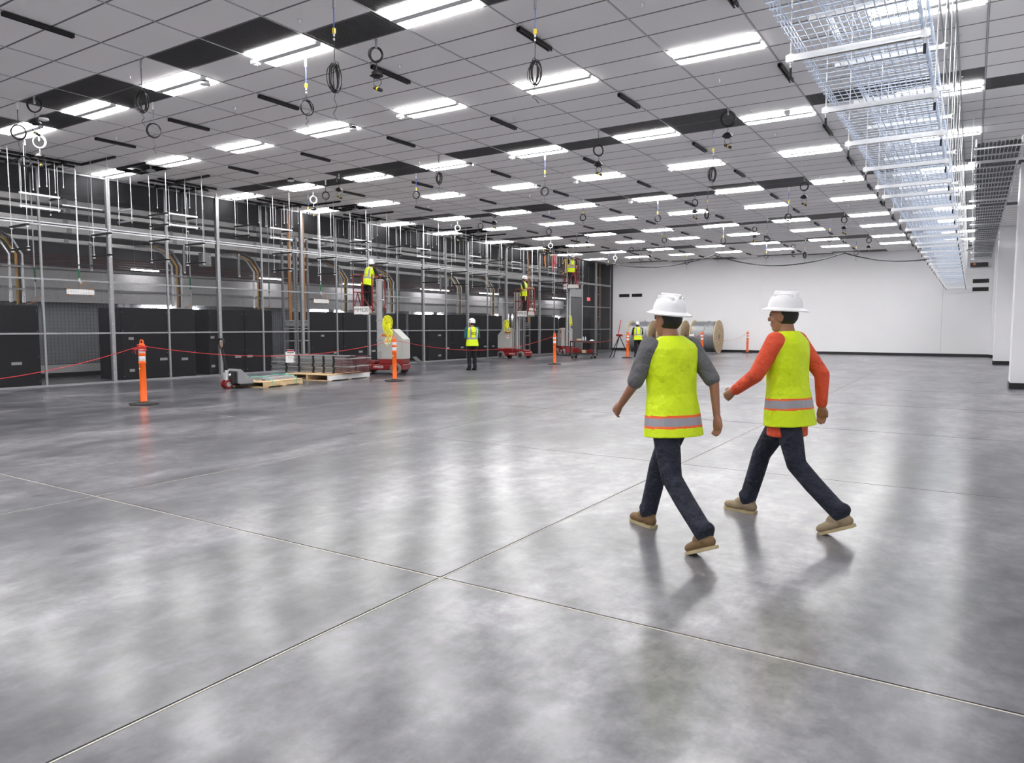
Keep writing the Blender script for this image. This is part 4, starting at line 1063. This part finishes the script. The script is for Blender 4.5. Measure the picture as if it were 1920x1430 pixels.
MB().box(-.13, .13, -.002, .002, -.18, .18, T).build('sheet', 'paper', t)
MB().box(-.09, .10, -.004, -.002, .13, .17, T).build('red_header', 'ink_red', t)
MB().box(-.13, -.09, -.004, -.002, .12, .18, T).box(.10, .13, -.004, -.002, .12, .18, T).build('blue_corner', 'ink_blue', t)
m = MB().box(-.09, .09, -.003, -.002, .085, .105, T)
for k in range(5): m.box(-.07, .06, -.003, -.002, .045 - k*.03, .049 - k*.03, T)
m.build('print_lines', 'ink', t)
MB().box(-.005, .005, .002, .02, -.30, .0, T).build('stake', 'galv', t)
# pallet jack
t = thing('pallet_jack', 'dark pallet jack with upright loop handle, forks pushed under the low pallet', 'pallet jack', (-14.43, 10.50, 0), PI/2 - .12)
MB().cbox(-.02, .12, -.20, .20, .10, .40, .02).build('body', 'rubber', t)
MB().prism([(.08, .40), (.16, .44), (.50, .12), (.50, .06), (.30, .06), (.08, .12)], -.26, .26, Matrix(((1,0,0,0),(0,0,1,0),(0,1,0,0),(0,0,0,1)))).build('sloped_plate', 'galv_dull', t)
for y in (-.20, .20): MB().cbox(.12, 1.25, y - .075, y + .075, .055, .105, .01).build('fork', 'ink', t)
for y in (-.075, .075):
    w = MB().lathe([(.05, -.028), (.095, -.028), (.10, -.02), (.10, .02), (.095, .028), (.05, .028)], 20, Matrix.Translation((-.06, y, .10)) @ Matrix.Rotation(PI/2, 4, 'X')).build('steer_wheel', 'lift_red', t, True)
    MB().lathe([(.02, -.034), (.055, -.032), (.055, .032), (.02, .034)], 14, Matrix.Translation((-.06, y, .10)) @ Matrix.Rotation(PI/2, 4, 'X')).build('hub', 'galv', w, True)
MB().cyl((-.05, 0, .18), (-.05, 0, .42), .05, n=12).cyl((-.05, .10, .2), (-.05, .10, .36), .03, n=10).cyl((-.05, -.1, .3), (.02, -.1, .34), .03, n=10).build('pump', 'galv_bright', t, True)
MB().tube([(-.05, 0, .38), (-.10, 0, .62), (-.15, 0, .92)], .03, 8).build('handle_bar', 'ink', t, True)
MB().tube([(-.15, 0, .90), (-.155, -.10, .98), (-.165, -.12, 1.07), (-.17, -.09, 1.13), (-.172, 0, 1.14), (-.17, .09, 1.13), (-.165, .12, 1.07), (-.155, .10, .98)], .022, 8, closed=True).build('loop_handle', 'ink', t, True)
MB().tube([(-.15, 0, .92), (-.162, 0, 1.08)], .014, 6).build('lever', 'sticker_orange', t, True)
# tool cart before the far lift
t = thing('tool_cart', 'black two-shelf tool cart in front of the farthest lift', 'cart', (-14.5, 28.7, 0), .12)
for z in (.20, .73): MB().cbox(-.55, .55, -.28, .28, z, z + .05, .008).build('shelf', 'rubber', t)
for x in (-.53, .53):
    for y in (-.26, .26): MB().cbox(x - .02, x + .02, y - .02, y + .02, .12, .78, .004).build('leg', 'rubber', t)
for x in (-.45, .45):
    for y in (-.22, .22): MB().lathe([(.02, -.02), (.06, -.02), (.06, .02), (.02, .02)], 12, Matrix.Translation((x, y, .06)) @ Matrix.Rotation(PI/2, 4, 'X')).build('caster', 'rubber', t, True)
def item(name, mb, mt, loc, label, cat, g_=None):
    o = mb.build(name, mt, None, True, loc=place((-14.5, 28.7, 0), .12, loc), label=label, cat=cat)
    if g_: o['group'] = g_
item('toolbox', MB().cbox(-.17, .17, -.1, .1, 0, .2, .02).cyl((-.08, 0, .22), (.08, 0, .22), .012, n=8), 'lift_red', (-.3, 0, .251), 'dark red toolbox on the lower shelf of the black cart, left', 'toolbox')
item('toolbox', MB().cbox(-.14, .14, -.1, .1, 0, .15, .02).cyl((-.06, 0, .16), (.06, 0, .16), .012, n=8), 'lift_red', (.32, 0, .251), 'dark red toolbox on the lower shelf of the black cart, right', 'toolbox')
item('pale_carton', MB().cbox(-.08, .08, -.08, .08, 0, .13, .01), 'pine', (.05, -.05, .251), 'small pale carton on the lower cart shelf', 'box')
item('drill_case', MB().cbox(-.13, .13, -.09, .09, 0, .09, .02), 'pine_dark', (-.2, .02, .781), 'small tan case on the upper shelf of the cart', 'case')
item('spray_bottle', MB().lathe([(.03, 0), (.035, .01), (.035, .13), (.015, .17), (.012, .2)], 12), 'slat', (.0, -.08, .781), 'blue-grey bottle on the upper cart shelf, left one', 'bottle', 'bottles on the cart')
item('spray_bottle', MB().lathe([(.03, 0), (.035, .01), (.035, .13), (.015, .17), (.012, .2)], 12), 'slat', (.1, -.06, .781), 'blue-grey bottle on the upper cart shelf, right one', 'bottle', 'bottles on the cart')
item('white_cloth', MB().lathe([(.09, 0), (.10, .02), (.06, .05), (.001, .06)], 10), 'paper', (.38, 0, .781), 'crumpled white cloth on the right end of the cart', 'cloth')
# pipe stand near the reels
t = thing('pipe_stand', 'dark tripod pipe stand with a red upright beside the far mesh corner', 'stand', (-13.55, 30.4, 0))
for a in (2.6, 3.9, .3): MB().tube([(0, 0, 1.0), (.45*math.cos(a), .45*math.sin(a), .0)], .022, 6).build('leg', 'rubber', t, True)
MB().tube([(.3*math.cos(a), .3*math.sin(a), .35) for a in (2.6, 3.9, .3)], .014, 6, closed=True).build('brace', 'rubber', t, True)
MB().cbox(-.14, .14, -.07, .07, .98, 1.07, .01).build('vise_head', 'lift_red', t)
MB().tube([(-.06, 0, 1.05), (.06, 0, 1.7)], .022, 6).build('red_upright', 'strap_red', t, True)
# ---------------------------------------------------------------- people
def remesh(mb, name, mat_list, voxel, smooth_it=3, classify=None, T=None):
    """voxel-union of overlapping closed shapes into one continuous skin"""
    me = mb.mesh(name + '_src', 'skin')
    o = bpy.data.objects.new(name + '_src', me); COL.objects.link(o)
    r = o.modifiers.new('r', 'REMESH'); r.mode = 'VOXEL'; r.voxel_size = voxel; r.use_smooth_shade = True
    s_ = o.modifiers.new('s', 'SMOOTH'); s_.iterations = smooth_it; s_.factor = .5
    dg = bpy.context.evaluated_depsgraph_get()
    out = bpy.data.meshes.new_from_object(o.evaluated_get(dg), preserve_all_data_layers=False, depsgraph=dg)
    bpy.data.objects.remove(o); out.name = name
    out.materials.clear()
    for m in mat_list: out.materials.append(M[m])
    if classify:
        idx = [classify(p.center) for p in out.polygons]
        out.polygons.foreach_set('material_index', idx)
    out.polygons.foreach_set('use_smooth', [True]*len(out.polygons))
    if T is not None: out.transform(T)
    return out
def ball(m, c, r, n=12):
    if not isinstance(r, (tuple, list)): r = (r, r, r)
    prof = [(max(math.sin(PI*k/8), .02), -math.cos(PI*k/8)) for k in range(9)]
    return m.lathe(prof, n, Matrix.Translation(c) @ Matrix.Diagonal((r[0], r[1], r[2], 1)))
def limb(m, pts, rs, n=12):
    for a, b, ra, rb in zip(pts, pts[1:], rs, rs[1:]):
        m.tube([a, b], [ra, rb], n)
    for p_, r in zip(pts, rs): ball(m, p_, r)
    return m
def ecyl(m, rings, n=20):
    """stack of ellipses (cx, cy, z, rx, ry)"""
    vs = []; 
    for (x, y, z, rx, ry) in rings:
        for k in range(n): th = 2*PI*k/n; vs.append((x + rx*math.cos(th), y + ry*math.sin(th), z))
    fs = [(i*n+k, i*n+(k+1) % n, (i+1)*n+(k+1) % n, (i+1)*n+k) for i in range(len(rings)-1) for k in range(n)]
    fs += [tuple(range(n))[::-1], tuple((len(rings)-1)*n + k for k in range(n))]
    return m._add(vs, fs)
def person(label, loc, rotz, pose, scale=1.0, vox=.014, shirt='grey_shirt', legs='black_cloth', boots=('boot', 'sole'), stripes='cross', hat='plain', lettering=None, tail=None, hair=True):
    """local frame: x to the person's right, y forward, z up; pose gives joints"""
    V = Vector
    P = dict(hipL=(-.09, 0, .86), hipR=(.09, 0, .86), kneeL=(-.10, .03, .47), kneeR=(.10, .03, .47), ankL=(-.10, 0, .09), ankR=(.10, 0, .09),
             shL=(-.185, 0, 1.36), shR=(.185, 0, 1.36), elL=(-.25, -.02, 1.08), elR=(.25, -.02, 1.08), wrL=(-.25, .08, .85), wrR=(.25, .08, .85),
             head=(0, .02, 1.535), footL=0, footR=0, lean=0, pitchL=0, pitchR=0, look=0, nod=0)
    P.update(pose)
    t = thing('person', label, 'person', loc, rotz, group=None)
    t.scale = (scale,)*3
    U = Matrix.Translation((0, 0, .9)) @ Matrix.Rotation(-P['lean'], 4, 'X') @ Matrix.Translation((0, 0, -.9))
    up_ = lambda q: U @ V(q)
    g_ = {k: V(P[k]) for k in ('hipL', 'hipR', 'kneeL', 'kneeR', 'ankL', 'ankR')}
    for k in ('shL', 'shR', 'head'): g_[k] = up_(P[k])
    for k in ('elL', 'elR', 'wrL', 'wrR'): g_[k] = up_(P[k]) if not P.get('abs_arms') else V(P[k])
    Ut = U
    def torso(m, e=0.0, low=.84, rnd=True):
        q = MB(); f = 1.0
        ecyl(q, [(0, 0, low, .150+e, .105+e), (0, 0, .93, .150+e, .108+e), (0, .0, 1.03, .138+e, .098+e), (0, .0, 1.16, .155+e, .105+e), (0, -.005, 1.27, .172+e, .112+e), (0, -.01, 1.35, .165+e, .100+e), (0, -.01, 1.40, .115+e*.7, .075+e*.6), (0, 0, 1.43, .06+e*.3, .055+e*.3)])
        m._add([Ut @ V(v) for v in q.v], q.f)
        return m
    # --- body: one continuous skin (head, neck, arms, hands, trunk, legs)
    b = MB(); torso(b, -.02)
    for s_ in ('L', 'R'):
        limb(b, [g_['sh'+s_], g_['el'+s_], g_['wr'+s_]], [.045, .036, .025])
        limb(b, [g_['hip'+s_], g_['knee'+s_], g_['ank'+s_]], [.070, .05, .032])
    hd = g_['head']; H = Matrix.Translation(hd) @ Matrix.Rotation(P['look'], 4, 'Z') @ Matrix.Rotation(-P['nod'], 4, 'X')
    hp = lambda x, y, z: H @ V((x, y, z))
    limb(b, [up_((0, -.01, 1.38)), H @ V((0, -.02, -.06))], [.058, .052])
    q = MB(); ball(q, (0, 0, .03), (.076, .095, .10), 16); ball(q, (0, .03, -.045), (.058, .062, .065), 14); ball(q, (0, .055, -.085), (.032, .03, .025))
    q.tube([(0, .088, .02), (0, .108, -.018)], [.010, .016], 8); ball(q, (0, .106, -.02), (.016, .013, .011))
    for s_ in (-1, 1): ball(q, (s_*.078, -.005, -.005), (.010, .022, .032)); ball(q, (s_*.032, .078, .032), (.024, .015, .010)); ball(q, (s_*.038, .062, -.025), (.025, .022, .022))
    ball(q, (0, .086, -.05), (.024, .012, .008)); ball(q, (0, .084, -.062), (.022, .012, .008))
    b._add([H @ V(v) for v in q.v], q.f)
    for s_ in ('L', 'R'):
        w = g_['wr'+s_]; d = (w - g_['el'+s_]).normalized(); sg = -1 if s_ == 'L' else 1
        hx = P.get('hand'+s_); d2 = V(hx).normalized() if hx else d
        side = d2.cross(V((sg, 0, 0))); side = side.normalized() if side.length > .2 else V((0, 1, 0))      # knuckle line
        pal = d2.cross(side).normalized() * 1.0
        if pal.x * sg > 0: pal = -pal                                                             # palm faces the body
        limb(b, [w, w + d2*.035 + side*.008, w + d2*.075 + side*.012], [.025, .028, .026])
        limb(b, [w + d2*.035 - side*.010, w + d2*.075 - side*.022], [.022, .018])
        rf = max(.0085, vox*.95)
        for k, (o_, ln) in enumerate(((.030, .072), (.011, .080), (-.008, .074), (-.026, .058))):
            a = w + d2*.075 + side*o_; c1 = a + d2*ln*.5 + pal*.010; c2 = c1 + d2*ln*.28 + pal*.022
            limb(b, [a, c1, c2], [rf*1.05, rf, rf*.85], 8)
        limb(b, [w + d2*.02 + side*.02, w + d2*.05 + side*.046 + pal*.012, w + d2*.085 + side*.05 + pal*.022], [rf*1.4, rf*1.15, rf*.95], 8)
    link('body', remesh(b, 'body', ['skin'], vox*.72, 2), t)
    # eyes
    e_ = MB(); 
    for s_ in (-1, 1): ball(e_, hp(s_*.031, .086, .018), .0095, 8)
    e_.build('eyes', 'ink', t, True)
    if hair:
        m = MB(); q = MB(); ball(q, (0, -.018, .02), (.080, .088, .090), 14); m._add([H @ V(v) for v in q.v], q.f); m.build('hair', 'ink', t, True)
    # --- clothes
    m = MB(); torso(m, .004, .86)
    for s_ in ('L', 'R'):
        el, wr = g_['el'+s_], g_['wr'+s_]
        if shirt in ('grey_shirt', 'black_cloth'): limb(m, [g_['sh'+s_], el.lerp(g_['sh'+s_], .1)], [.070, .058])
        else: limb(m, [g_['sh'+s_], el, wr.lerp(el, .06)], [.070, .056, .042])
    link('shirt', remesh(m, 'shirt', [shirt], vox, 3), t)
    m = MB(); ecyl(m, [(0, 0, .78, .150, .115), (0, 0, .88, .162, .118), (0, 0, .97, .150, .108)])
    for s_ in ('L', 'R'):
        limb(m, [g_['hip'+s_], g_['hip'+s_].lerp(g_['knee'+s_], .5), g_['knee'+s_], g_['knee'+s_].lerp(g_['ank'+s_], .4), g_['ank'+s_] + V((0, 0, .02))], [.094, .088, .070, .068, .064])
        ball(m, g_['hip'+s_] + V((0, -.02, -.01)), (.085, .08, .09))
        ball(m, g_['ank'+s_] + V((0, 0, .05)), (.068, .072, .05))
    link('trousers', remesh(m, 'trousers', [legs], vox, 3), t)
    # vest
    q = MB(); low = .74 if stripes != 'cross' else .80
    ecyl(q, [(0, -.01, low, .222, .180), (0, -.005, .90, .208, .160), (0, 0, 1.03, .190, .140), (0, 0, 1.16, .196, .140), (0, -.005, 1.27, .206, .142), (0, -.01, 1.34, .206, .130), (0, -.012, 1.375, .185, .108), (0, -.012, 1.41, .125, .085), (0, -.012, 1.43, .085, .07)], 28)
    m = MB(); m._add([Ut @ V(v) for v in q.v], q.f)
    Ui = Ut.inverted()
    def cls(c):
        w = Ui @ c
        if stripes == 'hem':
            if .800 < w.z < .816 or .872 < w.z < .888: return 2
            if .816 <= w.z <= .872: return 1
            return 0
        if stripes == 'hem2':
            if .86 < w.z < .874 or .93 < w.z < .944: return 2
            if .874 <= w.z <= .93: return 1
            return 0
        if 1.02 < w.z < 1.08: return 1
        if abs(abs(w.x) - .10) < .026 and w.z > 1.08: return 1
        return 0
    link('vest', remesh(m, 'vest', ['lime', 'vest_silver', 'vest_orange'], vox*.6, 3, cls), t)
    if tail:
        m = MB(); ecyl(m, [(0, 0, .66, .185, .135), (0, 0, .74, .182, .134), (0, 0, .8, .17, .125)]); link('shirt_tail', remesh(m, 'shirt_tail', [tail], vox, 2), t)
    if lettering:
        T = Ut; me = text_mesh(lettering, .13); me.materials.clear(); me.materials.append(M['ink'])
        me.transform(Matrix.Rotation(PI/2, 4, 'X')); me.transform(Matrix.Translation((.0, -.152, 1.21))); me.transform(Ut)
        link('vest_lettering', me, t)
    # boots
    for s_ in ('L', 'R'):
        an = g_['ank'+s_]; yaw = P['foot'+s_]; pit = P['pitch'+s_]
        F_ = Matrix.Translation(an) @ Matrix.Rotation(yaw, 4, 'Z') @ Matrix.Rotation(pit, 4, 'X') @ Matrix.Translation((0, 0, -.09))
        q = MB(); q.tube([(0, -.01, .05), (0, -.015, .13)], [.050, .050], 12); ball(q, (0, -.02, .05), (.045, .06, .045)); ball(q, (0, .08, .045), (.048, .095, .038)); ball(q, (0, .14, .04), (.046, .06, .034)); ball(q, (0, .04, .075), (.042, .07, .045))
        m = MB(); m._add([F_ @ V(v) for v in q.v], q.f)
        bo = link('boot', remesh(m, 'boot', [boots[0]], max(vox*.7, .007), 2), t)
        out = [(-.036, -.068), (0, -.080), (.036, -.068), (.044, -.02), (.042, .05), (.048, .12), (.041, .17), (.018, .195), (-.018, .195), (-.041, .17), (-.048, .12), (-.042, .05), (-.044, -.02)]
        m = MB().prism(out, -.002, .020, F_); m.build('sole', boots[1], bo)
    # hard hat
    q = MB()
    if hat == 'brim':
        prof = [(.088, .0), (.150, -.012), (.152, -.004), (.112, .016), (.108, .05), (.093, .088), (.062, .115), (.03, .127), (.001, .13)]
        q.lathe(prof, 28, Matrix.Diagonal((.92, 1.12, 1, 1)))
        q.cbox(-.012, .012, -.09, .09, .10, .137, .008)
        for s_ in (-1, 1): q.cbox(s_*.055 - .007, s_*.055 + .007, -.07, .07, .085, .118, .005)
    else:
        q.lathe([(.094, -.03), (.100, -.03), (.104, .02), (.097, .06), (.078, .095), (.045, .118), (.001, .126)], 24, Matrix.Diagonal((.92, 1.15, 1, 1)))
        q.box(-.07, .07, .09, .125, -.012, .0)
    T = H @ Matrix.Translation((0, -.008, .055)) @ Matrix.Rotation(.06, 4, 'X')
    m = MB(); m._add([T @ V(v) for v in q.v], q.f); ho = m.build('hard_hat', 'helmet', t, True)
    if hat != 'brim':
        m = MB()
        for s_ in (-1, 1):
            for y in (-.03, .04): m.tube([T @ V((s_*.093, y, -.02)), H @ V((s_*.06, .03, -.07)), H @ V((0, .06, -.115))], .005, 5)
            m.cyl(T @ V((s_*.088, .02, .04)), T @ V((s_*.098, .02, .04)), .018, n=8)
        m.build('chin_strap', 'ink', ho, True)
    return t
# walking left across the floor; the nearer one
walkL = dict(hipL=(-.09, -.02, .86), hipR=(.09, .02, .86), lean=.08)
person('person in lime hi-vis vest, dark jeans and white full-brim hat striding left, the nearer walker', (-1.66, 4.59, 0), math.radians(61),
       dict(hipL=(-.09, -.02, .86), kneeL=(-.10, -.12, .47), ankL=(-.10, -.44, .15), pitchL=-.42, hipR=(.09, .02, .86), kneeR=(.09, .24, .48), ankR=(.08, .34, .09), pitchR=.0,
            elL=(-.25, .10, 1.10), wrL=(-.22, .30, .95), elR=(.25, -.15, 1.10), wrR=(.26, -.16, .87), lean=.06, look=.15, nod=-.05), .955, .0095,
       shirt='grey_shirt', legs='navy', boots=('boot', 'sole'), stripes='hem', hat='brim')
person('person in lime vest over orange long-sleeved shirt walking left, the farther walker', (-1.10, 5.44, 0), math.radians(77),
       dict(hipL=(-.09, -.02, .86), kneeL=(-.10, -.12, .47), ankL=(-.10, -.44, .15), pitchL=-.42, hipR=(.09, .02, .86), kneeR=(.09, .24, .48), ankR=(.08, .34, .09),
            elL=(-.25, .12, 1.12), wrL=(-.2, .32, 1.0), elR=(.25, -.15, 1.10), wrR=(.26, -.14, .87), lean=.05, look=.1), .975, .0095,
       shirt='orange_shirt', legs='navy', boots=('boot2', 'sole'), stripes='hem2', hat='brim', tail='orange_shirt')
person('person standing in lime vest with black lettering and teal sleeves, seen from behind', (-13.66, 19.05, 0), math.radians(60),
       dict(elL=(-.24, .0, 1.10), wrL=(-.10, .22, 1.10), elR=(.24, .0, 1.10), wrR=(.10, .22, 1.10), handL=(.5, .8, .1), handR=(-.5, .8, .1), look=.5), .985, .016,
       shirt='teal', legs='black_cloth', boots=('black_cloth', 'rubber'), lettering='ICS')
person('person in lime vest bending over beside the orange post near the cable reels', (-13.15, 31.6, 0), math.radians(40),
       dict(lean=.14, elL=(-.24, .08, 1.08), wrL=(-.14, .25, .95), elR=(.24, .05, 1.10), wrR=(.12, .28, 1.0), nod=.05), .97, .016, shirt='black_cloth', legs='black_cloth', boots=('black_cloth', 'rubber'))
p1 = place(L1[0], L1[1], (.45, .0, 1.882))
person('worker in lime vest and white helmet in the basket of the nearest lift', p1, math.radians(0),
       dict(lean=.30, elR=(.24, .12, 1.22), wrR=(.16, .34, 1.30), elL=(-.22, .14, 1.16), wrL=(-.1, .32, 1.2), handL=(.2, .9, .2), nod=-.1), .93, .016, shirt='black_cloth', legs='black_cloth', boots=('black_cloth', 'rubber'))
p2 = place(L2[0], L2[1], (.42, .0, 1.952))
person('worker in lime vest and white helmet in the basket of the middle lift, facing right', p2, math.radians(-75),
       dict(elL=(-.24, .08, 1.12), wrL=(-.16, .32, 1.12), elR=(.24, .08, 1.12), wrR=(.16, .33, 1.14), nod=.2), .98, .016, shirt='black_cloth', legs='black_cloth', boots=('black_cloth', 'rubber'), hat='plain')
p3 = place(L3[0], L3[1], (.46, .0, 3.302))
person('worker in lime vest and dark-marked white helmet in the highest basket near the ceiling', p3, math.radians(-130),
       dict(lean=.25, elL=(-.24, .1, 1.15), wrL=(-.15, .3, 1.05), elR=(.24, .12, 1.2), wrR=(.16, .34, 1.2), nod=.3), .93, .016, shirt='black_cloth', legs='black_cloth', boots=('black_cloth', 'rubber'))
